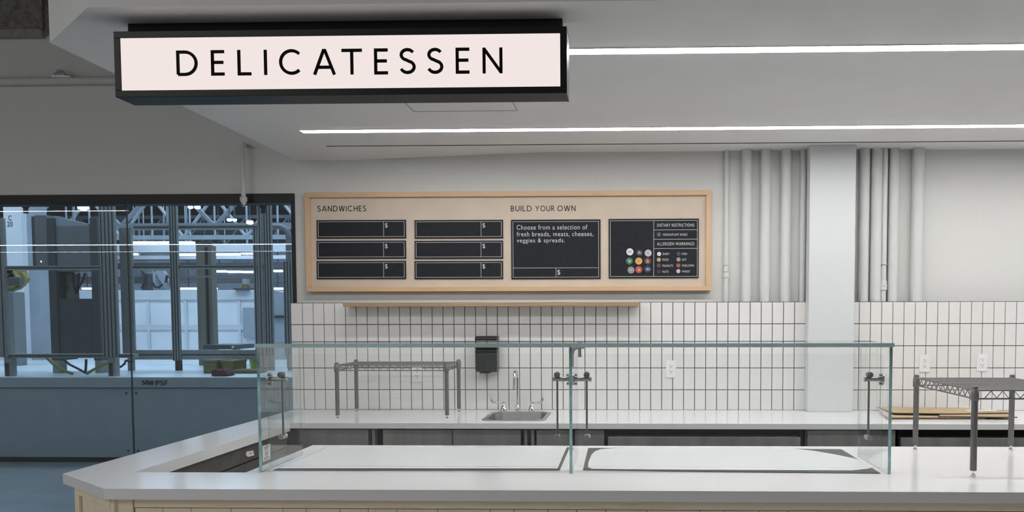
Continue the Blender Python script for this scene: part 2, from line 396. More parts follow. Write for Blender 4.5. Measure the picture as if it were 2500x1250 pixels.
# ------------------------------------------------------------------ ceiling fittings
def led(y, w_, x0, label):
    r = thing('linear_ceiling_light', label, 'light', (x0, y, ZS), 'recessed light strips in the soffit')
    d = MB(); d.box(x0, 5.4, y-w_/2, y+w_/2, ZS-.004, ZS); d.build('light_diffuser', 'led', r)
    k = MB()
    k.box(x0-.004, 5.4, y-w_/2-.004, y-w_/2, ZS-.003, ZS); k.box(x0-.004, 5.4, y+w_/2, y+w_/2+.004, ZS-.003, ZS); k.box(x0-.004, x0, y-w_/2, y+w_/2, ZS-.003, ZS)
    k.build('trim_frame', 'white', r)
XLED = X_(737, 4.51, 321)
led(4.51, .056, XLED, 'long lit white light strip near the back wall, above the menu board')
led(3.2075, .06, XLED, 'long lit white light strip running out from behind the hanging sign')
x0 = XSL; ysl = YSL-.0045
sd = MB(); sd.box(x0, 5.4, ysl-.004, ysl+.004, ZS-.003, ZS+.001); tag(sd.build('step_shadow_line', 'stepshade'), 'thin dark painted shadow line of the soffit step just in front of the back wall', 'shadow line')  # dark strip stands in for the shadow at the ceiling step
a1, a2 = on_z(1008, 271, ZS), on_z(1264, 269, ZS)
ap = thing('access_panel', 'faint flush access panel in the soffit between the sign and the rear light strip', 'panel', (a1.x, a1.y, ZS))
k = MB(); k.box(a1.x, a2.x, a1.y, a1.y+.012, ZS-.002, ZS); k.box(a1.x, a1.x+.006, a1.y-.3, a1.y, ZS-.002, ZS); k.box(a2.x-.006, a2.x, a1.y-.3, a1.y, ZS-.002, ZS)
k.build('panel_gasket', mat('gasket', (.42, .42, .42), .8), ap)
k = MB(); k.box(a1.x+.007, a2.x-.007, a1.y-.3, a1.y-.001, ZS-.0015, ZS+.001); k.build('panel_door', 'ceil', ap)

# ------------------------------------------------------------------ the sign
YS0, YS1 = 2.80, 2.912
xl, xr = X_(279, YS0, 155), X_(1384, YS0, 150)
zb_, zt_ = Z_(232.5, YS0, 800), Z_(70.5, YS0, 800)
sg = thing('hanging_sign', 'long black framed lit box sign reading DELICATESSEN hung under the soffit', 'sign', ((xl+xr)/2, YS0, zt_))
fx = .0245
k = MB(); fw = fx
k.box(xl, xr, YS0, YS1, zb_, zb_+fw); k.box(xl, xr, YS0, YS1, zt_-fw, zt_); k.box(xl, xl+fw, YS0, YS1, zb_+fw, zt_-fw); k.box(xr-fw, xr, YS0, YS1, zb_+fw, zt_-fw)
k.box(xl+fw, xr-fw, YS1-.01, YS1, zb_+fw, zt_-fw)
k.build('frame', 'black', sg, .0015)
k = MB(); k.box(xl+fw+.0005, xr-fw-.0005, YS0+.001, YS0+.008, zb_+fw+.0005, zt_-fw-.0005); k.build('light_panel', 'signface', sg)
k = MB(); k.box(X_(333, YS1, 70), X_(1375, YS1, 60), YS0+.062, YS1-.01, zt_, ZS); k.build('mounting_bar', 'black', sg)
for i, (ch, xz, base, top) in enumerate(zip('DELICATESSEN', (390, 570, 708, 846, 925, 1100, 1250, 1420, 1551, 1695, 1845, 1985),
                                (311, 309, 308, 306, 305, 305, 304, 303, 301, 300, 299, 298), (180, 178, 176, 175, 173, 172, 171, 169, 167, 166, 165, 164))):
    u = 250+xz/2.137; v0 = 40+base/2.137; v1 = 40+top/2.137
    p = on_y(u, v0, YS0); q = on_y(u, v1, YS0)
    L = MB(); glyph(L, ch, p.x, p.z, q.z-p.z, YS0-.0025, .003, .122)
    o = L.build('letter', 'ink', sg)

# ------------------------------------------------------------------ menu board
YM = YW-.052
x0, x1, z0, z1 = rect_px(745, 467, 1736, 711, YM)
mbd = thing('menu_board', 'wide oak framed menu board with beige backing and dark chalk panels on the wall', 'menu board', ((x0+x1)/2, YW, z0))
fw = .034
for nm_, mt, bx in (('frame_rail', 'oak', (x0, x1, z1-fw, z1)), ('frame_rail', 'oak', (x0, x1, z0, z0+fw)), ('frame_stile', 'oak_z', (x0, x0+fw, z0+fw, z1-fw)), ('frame_stile', 'oak_z', (x1-fw, x1, z0+fw, z1-fw))):
    k = MB(); k.box(bx[0], bx[1], YM, YW-.001, bx[2], bx[3]); k.build(nm_, mt, mbd, .002)
YBK = YM+.022
k = MB(); k.box(x0+fw, x1-fw, YBK, YW-.004, z0+fw, z1-fw); k.build('backing_board', 'board', mbd)
for s_, r_ in (('SANDWICHES', (775, 502.5, 894, 516)), ('BUILD', (1247, 502.3, 1298, 515.8)), ('YOUR', (1307, 502.2, 1353, 515.6)), ('OWN', (1361, 502, 1405, 515.4))):
    a, b_, zz0, zz1 = rect_px(*r_, YBK); word(s_, a, b_, zz0, zz1, YBK-.001, .25, .13).build('lettering', 'ink_brown', mbd)
YP = YBK-.008
def panel(u0, v0, u1, v1):
    a, b_, zz0, zz1 = rect_px(u0, v0, u1, v1, YP)
    k = MB(); k.box(a, b_, YP, YBK, zz0, zz1); o = k.build('chalk_panel', 'chalk', mbd, .001)
    return o, a, b_, zz0, zz1
LW = .0034
def lines(o, segs):
    k = MB()
    for u0, v0, u1, v1 in segs:
        p, q = on_y(u0, v0, YP), on_y(u1, v1, YP)
        if abs(u1-u0) > abs(v1-v0): zc = (p.z+q.z)/2; k.box(p.x-LW/2, q.x+LW/2, YP-.0006, YP, zc-LW/2, zc+LW/2)
        else: xc = (p.x+q.x)/2; k.box(xc-LW/2, xc+LW/2, YP-.0006, YP, min(p.z, q.z), max(p.z, q.z))
    return k.build('chalk_line', 'chalkline', o)
def lettering(o, items, m_='chalktext'):
    for s_, u0, v0, u1, v1 in items:
        a, b_, zz0, zz1 = rect_px(u0, v0, u1, v1, YP); k = MB(); write_on(k, s_, a, b_, zz0, zz1, YP-.0008); k.build('lettering', m_, o)
for (ua, ub, ud) in ((773, 991, 936.5), (1012, 1228, 1174.5)):
    for (va, vb) in ((537, 582), (587.5, 631.5), (637, 681)):
        o, *_ = panel(ua, va, ub, vb)
        lines(o, [(ua+4, va+4.2, ub-4, va+4.2), (ua+4, vb-4.2, ub-4, vb-4.2), (ua+4, va+4, ua+4, vb-4), (ub-4, va+4, ub-4, vb-4), (ud, va+4, ud, vb-4)])
        lettering(o, [('$', ud+3.5, va+7.5, ud+10, va+20)])
o, *_ = panel(1248, 536, 1466, 681)
lines(o, [(1252, 541, 1462, 541), (1252, 676.5, 1462, 676.5), (1252.5, 541, 1252.5, 676), (1461.5, 541, 1461.5, 676), (1252, 654, 1462, 654), (1357.5, 654, 1357.5, 676)])
lettering(o, [('Choose from a selection of', 1261.5, 549, 1434, 560.5), ('fresh breads, meats, cheeses,', 1261.5, 565.5, 1449, 578.5), ('veggies & spreads.', 1261.5, 581.5, 1379, 595), ('$', 1360.5, 658.5, 1368, 672)])
o, *_ = panel(1486, 534, 1706, 679)
lines(o, [(1490, 538.5, 1703, 538.5), (1490, 675, 1703, 675), (1490, 538, 1490, 675), (1702.5, 538, 1702.5, 675), (1596, 538, 1596, 675), (1596, 561, 1703, 561), (1596, 584, 1703, 584), (1596, 606.5, 1703, 606.5)])
lettering(o, [('DIETARY RESTRICTIONS', 1604, 546, 1695, 553.5), ('ALLERGEN WARNINGS', 1604, 591.5, 1695, 599), ('VEGAN/PLANT BASED', 1618, 570, 1678, 575.5),
              ('DAIRY', 1617.5, 617, 1634.5, 622.5), ('EGGS', 1617.5, 631, 1632, 636.5), ('PEANUTS', 1617.5, 646, 1643, 651.5), ('NUTS', 1617.5, 660.5, 1632, 666),
              ('FISH', 1665, 617, 1677, 622.5), ('SOY', 1665, 631, 1676, 636.5), ('SHELLFISH', 1665, 645.5, 1694, 651), ('WHEAT', 1665, 660, 1685, 665.5)])
DOT = {}
def dotmat(n, c):
    if n not in DOT: DOT[n] = mat('badge_'+n, c, .5, noise=.04, scale=80)
    return DOT[n]
ICON = {  # strokes in a unit disc
 'carton': [[(-.45, -.3), (-.5, .25), (.35, .38), (.45, -.2), (-.45, -.3)], [(-.15, -.26), (-.18, .3)]],
 'nuts': [[(-.1, .5), (-.45, .1), (-.5, -.35), (-.2, -.45), (-.05, 0), (-.1, .5)], [(.05, .5), (.45, .1), (.55, -.4), (.15, -.4), (.02, 0), (.05, .5)]],
 'grain': [[(-.5, .3), (-.1, 0), (.45, -.45)], [(-.3, .45), (.1, .2)], [(-.1, -.25), (.25, .05)], [(.05, .4), (.4, .05)]],
 'leaf': [[(-.5, .4), (-.05, .35), (.0, -.1), (-.4, .05), (-.5, .4)], [(.0, -.1), (.5, .3), (.45, -.25), (.1, -.5), (0, -.1)], [(-.3, -.45), (0, -.1)]],
 'egg': [arc(0, 0, .4, .34, 20, 330, 14), arc(.02, .02, .14, .14, 0, 330, 10)],
 'peanut': [[(-.1, .5), (-.35, .15), (-.3, -.4), (0, -.5), (.05, 0), (-.1, .5)], [(.1, .35), (.4, .05), (.35, -.35), (.1, -.35)]],
 'bean': [[(-.55, 0), (0, .25), (.55, 0), (0, -.25), (-.55, 0)], arc(0, 0, .15, .15, 0, 330, 10)],
 'shell': [[(-.4, -.4), (-.1, 0), (-.15, .5), (.3, .1), (.4, -.4), (0, -.2), (-.4, -.4)]],
 'fish': [[(-.6, 0), (-.1, .35), (.5, 0), (-.1, -.35), (-.6, 0)], [(.5, 0), (.65, .2)], [(0, .2), (0, -.2)]],
}
for u, v, cn, cc in ((1608.5, 572.5, 'green', (.06, .12, .10)), (1609, 620, 'white', (.62, .62, .62)), (1608.5, 634, 'gold', (.45, .33, .14)), (1608.5, 648, 'maroon', (.12, .05, .06)), (1608.5, 663, 'ink', (.03, .03, .035)),
                     (1657, 619.5, 'navy', (.04, .05, .10)), (1656.5, 633.5, 'grey', (.30, .30, .30)), (1656, 648, 'red', (.36, .08, .06)), (1656, 662, 'silver', (.48, .48, .48))):
    p = on_y(u, v, YP); k = MB(); k.cyl((p.x, YP-.0006, p.z), (p.x, YP, p.z), .0142, 20); d = k.build('printed_icon', dotmat(cn, cc), o)
    ic = {'green': 'leaf', 'white': 'carton', 'gold': 'egg', 'maroon': 'peanut', 'ink': 'nuts', 'navy': 'fish', 'grey': 'grain', 'red': 'shell', 'silver': 'grain'}[cn]
MAG = [(1537.8, 615, 'white', (.74, .74, .73), 'carton', (.2, .2, .2), 'white round magnet with a grey carton icon, left end of its top row'),
       (1561, 617, 'ink', (.025, .025, .03), 'nuts', (.6, .6, .6), 'black round magnet with two white nut outlines, top row'),
       (1582.3, 618, 'silver', (.48, .48, .48), 'grain', (.32, .32, .32), 'light silver grey round magnet at the right end of the top row'),
       (1536.5, 637.5, 'green', (.05, .16, .09), 'leaf', (.55, .75, .6), 'green round magnet with pale leaf outline on the chalk panel'),
       (1559.5, 637.5, 'orange', (.72, .38, .12), 'egg', (.55, .26, .07), 'orange round magnet in the middle of the magnets on the chalk panel'),
       (1581, 637.5, 'brown', (.12, .05, .04), 'peanut', (.7, .55, .45), 'dark brown round magnet with pale peanut outline'),
       (1540.5, 659.5, 'grey', (.27, .27, .27), 'bean', (.5, .5, .5), 'mid grey round magnet with oval outline, left end of bottom row'),
       (1559.5, 658.5, 'red', (.42, .07, .055), 'shell', (.8, .6, .55), 'red round magnet with pale shellfish outline, bottom row'),
       (1581.3, 657.5, 'navy', (.035, .05, .12), 'fish', (.6, .65, .75), 'navy blue round magnet with white fish outline')]
for u, v, cn, cc, ic, icc, lab in MAG:
    p = on_y(u, v, YP); r = .0245
    th = thing('round_magnet', lab, 'magnet', (p.x, YP, p.z), 'allergen magnets on the menu board')
    k = MB(); k.cyl((p.x, YP-.0045, p.z), (p.x, YP-.0002, p.z), r, 28); k.build('disc', dotmat('m'+cn, cc), th, .0008)
    k = MB(); P = lambda a, b, d: (p.x+a*r*.85, YP-.0055+d, p.z+b*r*.85)
    for st in ICON[ic]: k.ribbon(st, .13, P, .0008)
    k.build('icon', dotmat('i'+cn, icc), th)

# ------------------------------------------------------------------ shelf, dispenser, outlets
x0, x1, z0, z1 = rect_px(837, 738, 1560, 748, 5.13)
k = MB(); k.box(x0, x1, 5.13, YT-.0005, z0, z1); tag(k.build('wall_shelf', 'ply', bevel=.001), 'long thin plywood shelf on the wall just below the menu board', 'shelf')
YD = YT-.105
x0, x1, z0, z1 = rect_px(1159, 821, 1213, 909, YD)
ds = thing('soap_dispenser', 'black wall dispenser with smoky lower cover above the sink', 'dispenser', ((x0+x1)/2, YT, z0))
zm = Z_(853, YD, 1186)
k = MB(); k.prism([(YD+.012, zm), (YD, zm+.02), (YD+.006, z1-.012), (YD+.02, z1), (YT-.001, z1), (YT-.001, zm)], x0, x1, ax='x'); k.build('lid', 'plastic', ds, .006)
k = MB(); k.prism([(YD+.006, zm-.001), (YT-.001, zm-.001), (YT-.001, z0), (YD+.02, z0), (YD+.006, z0+.02)], x0+.001, x1-.001, ax='x'); k.build('lower_cover', 'smoke', ds, .005)
k = MB(); k.box(x0+.03, x0+.10, YD+.012, YD+.05, z0-.008, z0); k.build('push_lip', 'plastic', ds, .003)
def outlet(u, v, lab, gfci=False):
    p = on_y(u, v, YT); o = thing('wall_outlet', lab, 'outlet', (p.x, YT, p.z), 'power outlets on the tiled wall')
    k = MB(); k.box(p.x-.036, p.x+.036, YT-.006, YT-.0003, p.z-.06, p.z+.06); k.build('cover_plate', 'outlet', o, .002)
    if gfci:
        k = MB(); k.box(p.x-.017, p.x+.017, YT-.009, YT-.006, p.z-.034, p.z+.034); k.build('socket', 'outlet', o, .001)
    for sz in (.019, -.019):
        if not gfci:
            k = MB(); k.prism([(p.x+.017*math.cos(a_)*1.0, p.z+sz+.0145*math.sin(a_)) for a_ in [PI*2*i/16 for i in range(16)]], YT-.0085, YT-.006, ax='y'); so = k.build('socket', 'outlet', o)
        else: so = o
        k = MB(); yy = YT-.0095
        k.box(p.x-.0085, p.x-.006, yy, yy+.002, p.z+sz, p.z+sz+.009); k.box(p.x+.006, p.x+.0085, yy, yy+.002, p.z+sz, p.z+sz+.008); k.cyl((p.x, yy, p.z+sz-.007), (p.x, yy+.002, p.z+sz-.007), .003, 10)
        k.build('pin_slot', 'slot', so)
outlet(1638, 901, 'white double outlet on the tiles seen through the glass guard, left of the column')
outlet(2257, 887, 'white outlet right of the column, nearer to the column')
outlet(2397, 885, 'white outlet with rectangular sockets above the right-hand wire rack', True)
outlet(1018, 912, 'white outlet on the tiles seen under the small wire rack')

# ------------------------------------------------------------------ pipes on the wall
def pipe(u, wpx, lab, fit=None, v_top=374, y=None, seg=20, vb=738):
    r = wpx/2*5.3/F; y = y or YW-.001-max(r, .012); x = X_(u, y, 560)
    o = thing('wall_pipe', lab, 'pipe', (x, y, ztop), 'white painted pipes running up the back wall')
    k = MB(); k.cyl((x, y, ztop+.0005), (x, y, ZS2), r, seg); k.build('pipe_run', 'white', o, smooth=True)
    for v, rr, hh in fit or []:
        z = Z_(v, y, u); k = MB(); k.lathe([(r, -hh/2), (r*rr, -hh/2+.002), (r*rr, hh/2-.002), (r, hh/2)], (x, y, z), seg); k.build('coupling', 'white', o, smooth=True)
    return o
pipe(1773, 12, 'thin white pipe with couplings right beside the menu board', [(645, 1.35, .02), (662, 1.5, .012), (672, 1.4, .045), (676, 1.6, .008), (710, 1.12, .19)])
pipe(1822, 25, 'thick white pipe next to the thin pipe beside the menu board')
pipe(1868, 25, 'thick white pipe midway between the menu board and the column')
pipe(1918, 25, 'last thick white pipe before the column from the left')
pipe(1960, 16, 'white pipe tucked against the left side of the column')
pipe(2109, 24, 'white pipe just right of the column')
pipe(2139, 26, 'second white pipe right of the column, tight against the thin jointed pipe')
pipe(2159, 12, 'thin white pipe with couplings right of the column', [(645, 1.5, .006), (690, 1.25, .03), (697, 1.45, .015), (703, 1.35, .03)], y=YW-.05)
pipe(2181, 24, 'thick white pipe just right of the thin jointed pipe')
pipe(2239, 28, 'rightmost thick white pipe, before the bare block wall')
# drop pipe in front of the window head
yd = YW-.07; x = X_(593, yd, 420)
dp = thing('drop_pipe', 'thin white pipe with a bulbous end hanging in front of the window head', 'pipe', (x, yd, Z_(350, yd, 593)))
zt, zb2 = Z_(352, yd, 593), Z_(480, yd, 593)
k = MB(); k.tube([(x, YW-.002, zt), (x, yd+.03, zt), (x, yd+.009, zt-.008), (x, yd, zt-.03), (x, yd, zb2)], .0155, 14); k.build('pipe_run', 'white', dp, smooth=True)
k = MB(); k.cyl((x, yd+.03, zt), (x+.045, yd+.03, zt-.01), .008, 10); k.build('side_stub', 'flange', dp)
z4 = Z_(497, yd, 593)
k = MB(); k.lathe([(.016, 0), (.024, -.006), (.024, -.03), (.017, -.04), (.013, -.052)], (x, yd, zb2), 16); k.build('coupling', 'white', dp, smooth=True)
k = MB(); k.lathe([(.012, 0), (.012, -.008), (.006, -.012), (.014, -.016), (.014, -.018)], (x, yd, zb2-.05), 12); k.build('sprinkler_head', 'brushed', dp)
# horizontal pipe and foil on the upper left wall
yh = YW-.03; zh = Z_(200, yh, 130)
k = MB(); k.tube([(-9.5, yh, zh), (XS+.2, yh, zh+.01)], .027, 14); hp = tag(k.build('horizontal_pipe', mat('grey_pipe', (.60, .59, .57), .7, noise=.06, scale=14), smooth=True), 'grey painted horizontal pipe high on the wall left of the sign', 'pipe')
p = on_y(147, 196, yh-.035)
k = MB(); n = 11; vs = []; fs = []
for i in range(n):
    for jx in range(5):
        a = i/(n-1)*2-1; t_ = jx/4
        hgt = (1-abs(a)**1.6)*.07+.001
        vs.append((p.x+a*.092+random.uniform(-.006, .006), p.y-.02+t_*.045, zh+.026-t_*0+hgt*math.sin(PI*min(.999, max(.15, t_)))*random.uniform(.6, 1.15)-.012))
for i in range(n-1):
    for jx in range(4): fs.append((i*5+jx, i*5+jx+1, (i+1)*5+jx+1, (i+1)*5+jx))
k.add(vs, fs); tag(k.build('crumpled_foil', 'foil'), 'small shiny crumpled piece of foil on top of the horizontal pipe', 'foil')

# ------------------------------------------------------------------ worktop
TH = .041
a = on_z(155.5, 1156.5, ZC); b_ = on_z(241, 1197, ZC)
P1 = (XL1, a.y); P2 = (b_.x, YF)
XWL = on_z(620, 1145, ZC).x - .01
XWL = -1.5824
wt = thing('countertop', 'white quartz countertop running round three sides of the deli counter', 'countertop', (0, YF, ZC))
k = MB()
k.prism([P1, P2, (5.2, YF), (5.2, YG), (XL1, YG)], ZC-TH, ZC)                     # front ledge with clipped corner
k.prism([(XWL, YG), (5.2, YG), (5.2, YWL), (XWL, YWL)], ZC-TH, ZC)
k.prism([(XL1, YG), (XL2, YG), (XL2, YB), (XL1, YB)], ZC-.05, ZC)
# back run, split round the sink opening
sk = [on_z(1172, 1028, ZC), on_z(1330, 1027, ZC), on_z(1322, 1008.5, ZC), on_z(1192, 1008.5, ZC)]
SX0, SX1 = sk[0].x+.012, sk[1].x-.01; SY0, SY1 = sk[0].y+.02, 5.13
TB = .033
k.box(XL1, SX0, YB, YT+.004, ZC-TB, ZC); k.box(SX1, 5.2, YB, YT+.004, ZC-TB, ZC); k.box(SX0, SX1, YB, SY0, ZC-TB, ZC); k.box(SX0, SX1, SY1, YT+.004, ZC-TB, ZC)
bm = bmesh.new(); 
o = k.build('worktop_slab', 'quartz', wt)
# sink
sx = (SX0+SX1)/2
sn = thing('hand_sink', 'small stainless hand sink set into the back counter below the dispenser', 'sink', (sx, (SY0+SY1)/2, ZC))
def octa(x0, x1, y0, y1, c_): return [(x0+c_, y0), (x1-c_, y0), (x1, y0+c_), (x1, y1-c_), (x1-c_, y1), (x0+c_, y1), (x0, y1-c_), (x0, y0+c_)]
out = octa(SX0-.014, SX1+.014, SY0-.014, SY1+.014, .05); inn = octa(SX0+.012, SX1-.012, SY0+.012, SY1-.012, .045); low = octa(SX0+.03, SX1-.03, SY0+.03, SY1-.03, .04)
k = MB(); vs = [(*q, ZC+.0035) for q in out]+[(*q, ZC+.0035) for q in inn]+[(*q, ZC+.0002) for q in out]
k.add(vs, [(i, (i+1) % 8, 8+(i+1) % 8, 8+i) for i in range(8)]+[(i, (i+1) % 8, 16+(i+1) % 8, 16+i) for i in range(8)]); k.build('rim', 'brushed', sn)
k = MB(); vs = [(*q, ZC+.0035) for q in inn]+[(*q, ZC-.14) for q in low]
k.add(vs, [(i, (i+1) % 8, 8+(i+1) % 8, 8+i) for i in range(8)]+[tuple(range(8, 16))]); k.build('bowl', 'bowl', sn, smooth=True)
# faucet
YFA = 5.2; fb = Vector((X_(1264, YFA, 1000), YFA, ZC))
fa = thing('faucet', 'chrome gooseneck faucet with two wrist blade handles behind the sink', 'faucet', fb)
k = MB(); k.lathe([(.021, 0), (.021, .006), (.014, .012), (.013, .022), (.017, .028), (.013, .034), (.010, .045)], fb, 18); k.build('base', 'chrome', fa, smooth=True)
zt = Z_(905, 5.13, 1260); pts = [fb+Vector((0, 0, .04))]
R = .055; zc_ = zt-R
pts.append(Vector((fb.x, YFA, zc_)))
for i in range(1, 13):
    an = PI*i/12; pts.append(Vector((fb.x-.006*(1-math.cos(an))/2, YFA-R+R*math.cos(an), zc_+R*math.sin(an))))
pts.append(pts[-1]+Vector((-.001, 0, -.05)))
k = MB(); k.tube(pts, .009, 12); k.build('spout', 'chrome', fa, smooth=True)
k = MB(); e_ = pts[-1]; k.cyl(e_, e_+Vector((0, 0, -.018)), .0098, 14); k.build('aerator', 'chrome', fa, smooth=True)
for sg_, uu in ((-1, 1229.5), (1, 1297.5)):
    hb = Vector((X_(uu, YFA, 1000), YFA, ZC))
    k = MB(); k.lathe([(.025, 0), (.025, .004), (.021, .018), (.014, .034), (.008, .042), (.006, .05), (.010, .054), (.010, .062), (.004, .066)], hb, 18); hd = k.build('handle', 'chrome', fa, smooth=True)
    k = MB(); z_ = hb.z+.056
    path = [(0, 0), (.035, .002), (.06, .004), (.075, .012), (.084, .028), (.086, .048)]
    wd = [.008, .009, .014, .017, .017, .014]
    vs = []; fs = []
    for (dx, dz), ww, hh_ in zip(path, wd, (.004, .004, .006, .010, .015, .012)):
        for dy in (-ww, ww):
            for tz in (-hh_, hh_): vs.append((hb.x+sg_*dx, hb.y+dy-.01*dx/.08, z_+dz+tz))
    for i in range(len(path)-1):
        q = i*4
        for a0, a1_ in ((0, 1), (1, 3), (3, 2), (2, 0)): fs.append((q+a0, q+a1_, q+4+a1_, q+4+a0))
    fs += [(0, 2, 3, 1), (len(vs)-4, len(vs)-3, len(vs)-1, len(vs)-2)]
    k.add(vs, fs); k.build('blade', 'chrome', hd, .0015, True)

# ------------------------------------------------------------------ cold wells
def well(corn, film, lab):
    c0 = sum(corn, Vector())/len(corn)
    o = thing('cold_well', lab, 'cold well', (c0.x, c0.y, ZC), 'cold wells set in the front counter')
    k = MB(); k.prism([(q.x, q.y) for q in corn], ZC+.0004, ZC+.0024); k.build('rim', 'rim', o, .0006)
    k = MB(); k.prism([(q.x, q.y) for q in film], ZC+.0026, ZC+.0036); k.build('protective_film', 'film', o)
zp_ = lambda u, v: on_z(u, v, ZC)
well([zp_(668, 1148.5), zp_(1366, 1149), zp_(1391, 1093), zp_(797, 1093)],
     [zp_(680, 1145), zp_(1361, 1145.5), zp_(1384, 1092.5), zp_(801, 1092.5)], 'long white covered cold well on the left half of the front counter')
fm = [(1446, 1146.5), (1600, 1148), (1900, 1149.5), (2080, 1150.5), (2120, 1146), (2132, 1142), (2110, 1129), (2085, 1121), (2040, 1111.5), (1985, 1102), (1940, 1097.5), (1800, 1096), (1600, 1095.3), (1500, 1096), (1468, 1098), (1453, 1103), (1444, 1112), (1436, 1132), (1436, 1143)]
well([zp_(1423, 1148.5), zp_(2150, 1156.5), zp_(2054, 1097.5), zp_(1436, 1094.5)], [zp_(*q) for q in fm], 'white covered cold well with exposed dark rim on the right half of the front counter')

# ------------------------------------------------------------------ glass guards
GT = .0125
XG = [X_(634.5, YG, 1000), X_(1393.5, YG, 1000), X_(2174, YG, 1000)]
XG[0] = -1.5185; XG[2] = 1.079
ZGT = Z_(848, YG, 1393); ZGU = Z_(838.5, YG, 1393)
YGB = YG+.40
def gbox(x0, x1, y0, y1, z0, z1, thin):
    k = MB(); k.box(x0, x1, y0, y1, z0, z1, 0)
    # faces order: bottom, top, front, right, back, left
    big = {'x': (3, 5), 'y': (2, 4), 'z': (0, 1)}[thin]
    k.m = [0 if i in big else (1 if i == 2 else 2) for i in range(6)]
    return k
def rrect(x0, x1, z0, z1, r, n=5):
    o_ = []
    for cx, cz, a0 in ((x1-r, z1-r, 0), (x0+r, z1-r, 90), (x0+r, z0+r, 180), (x1-r, z0+r, 270)):
        for i in range(n+1): an = math.radians(a0+90*i/n); o_.append((cx+r*math.cos(an), cz+r*math.sin(an)))
    return o_
gl = [thing('glass_guard', 'left glass sneeze guard box standing over the left cold well', 'sneeze guard', ((XG[0]+XG[1])/2, YG, ZC), 'glass sneeze guards on the front counter'),
      thing('glass_guard', 'right glass sneeze guard box standing over the right cold well', 'sneeze guard', ((XG[1]+XG[2])/2, YG, ZC), 'glass sneeze guards on the front counter')]
G = ['glass', 'edge', 'edge_c']
zlow = ZC+.004
for i, par in ((0, gl[0]), (1, gl[0]), (2, gl[1])):
    gbox(XG[i]-GT/2, XG[i]+GT/2, YG, YGB, zlow-.003, ZGT-.0005, 'x').build('end_pane', G, par)
for i in (0, 1):
    a0 = XG[i]-(.012 if i == 0 else -.0008); a1_ = XG[i+1]+(.012 if i == 1 else -.0008)
    gbox(a0, a1_, YG-.004, YGB, ZGT, ZGU, 'z').build('top_pane', ['glass', 'edge_t', 'edge_c'], gl[i])
    yp = YG+.045
    fx0, fx1 = XG[i]+.014, XG[i+1]-.014
    z0f = Z_(1139, yp, 1000); z1f = Z_(864, yp, 1000)
    k = MB(); k.prism(rrect(fx0, fx1, z0f, z1f, .012), yp, yp+.008, 0, 2, 'y'); k.build('front_pane', G, gl[i])
    for sd_ in (0, 1):
        X0 = XG[i]+GT/2 if sd_ == 0 else XG[i+1]-GT/2; s_ = 1 if sd_ == 0 else -1
        yt = yp+.034; zt = Z_(925.5, yt, 1393)
        cl = MB(); cl.cyl((X0, yt, zt), (X0+s_*.074, yt, zt), .0098, 16); cl.cyl((X0+s_*.0702, yt, zt), (X0+s_*.0758, yt, zt), .0106, 16)
        cl.cyl((X0, yt, zt), (X0+s_*.006, yt, zt), .026, 20)
        co_ = cl.build('clamp_bar', 'brushed', gl[i], smooth=True)
        for dz in (.019, -.019): sc = MB(); sc.cyl((X0+s_*.006, yt-.006, zt+dz), (X0+s_*.016, yt-.006, zt+dz), .006, 10); sc.build('clamp_screw', 'brushed', co_, smooth=True)
        xr_ = X0+s_*.056
        zb3 = Z_(1066, yt, 1393)
        kn = MB(); kn.cyl((xr_, yt-.020, zt+.019), (xr_, yt+.006, zt+.019), .0125, 18); kn.cyl((xr_, yt-.02, zt+.019), (xr_, yt-.026, zt+.019), .009, 18); kn.build('clamp_knob', 'post', co_, .001, True)
        rd = MB(); rd.cyl((xr_, yt, zt), (xr_, yt, zb3), .0043, 10); ro = rd.build('support_rod', 'post', gl[i], smooth=True)
        kb = MB(); kb.cyl((xr_-s_*.0, yp+.0085, zb3), (xr_, yt+.012, zb3), .0115, 18); kb.ball((xr_+s_*.004, yt+.010, zb3), .011); kb.build('rod_knob', 'brushed', ro, smooth=True)
# corner bracket of the middle joint
xb0 = XG[1]+GT/2
k = MB()
pr = [(0, 0), (0, .058), (.008, .07), (.022, .076), (.05, .076), (.05, .081), (.018, .081), (.003, .074), (-.0, .062)]
zz = ZGT-.0815
k.prism([(xb0+.0005, zz), (xb0+.0045, zz), (xb0+.0045, zz+.05), (xb0+.009, zz+.066), (xb0+.022, zz+.0745), (xb0+.052, zz+.0755), (xb0+.052, zz+.0808), (xb0+.0005, zz+.0808)], YG+.012, YG+.045, ax='y')
br = k.build('corner_bracket', 'brushed', gl[1], .001)
k = MB(); k.cyl((xb0+.03, YG+.028, zz+.04), (xb0+.03, YG+.028, zz+.076), .0068, 12); k.cyl((xb0+.03, YG+.028, ZGU+.0005), (xb0+.03, YG+.028, ZGU+.006), .0115, 16); k.build('bracket_bolt', 'brushed', br, smooth=True)
# printed sticker on left end pane
XI = XG[0]+GT/2+.0008
q = [on_x(641.5, 1130, XI), on_x(660.5, 1124, XI), on_x(660.5, 1084, XI), on_x(642, 1089, XI)]
y0_, y1_ = q[0].y+.001, q[1].y; z0_, z1_ = Z_(1128, q[0].y, 642), Z_(1089.5, q[0].y, 642)
k = MB(); k.box(XI-.0006, XI, y0_, y1_, z0_, z1_); st = k.build('sticker', 'paperm', gl[0])
k = MB(); dy = (y1_-y0_); dz = (z1_-z0_)
for a0, a1_, b0, b1 in ((.15, .85, .84, .90), (.2, .8, .76, .80), (.3, .7, .46, .5), (.25, .75, .40, .43), (.15, .35, .1, .24), (.65, .85, .1, .24), (.4, .6, .16, .19)):
    k.box(XI, XI+.0004, y0_+dy*a0, y0_+dy*a1_, z0_+dz*b0, z0_+dz*b1)
k.build('print', 'print', st)

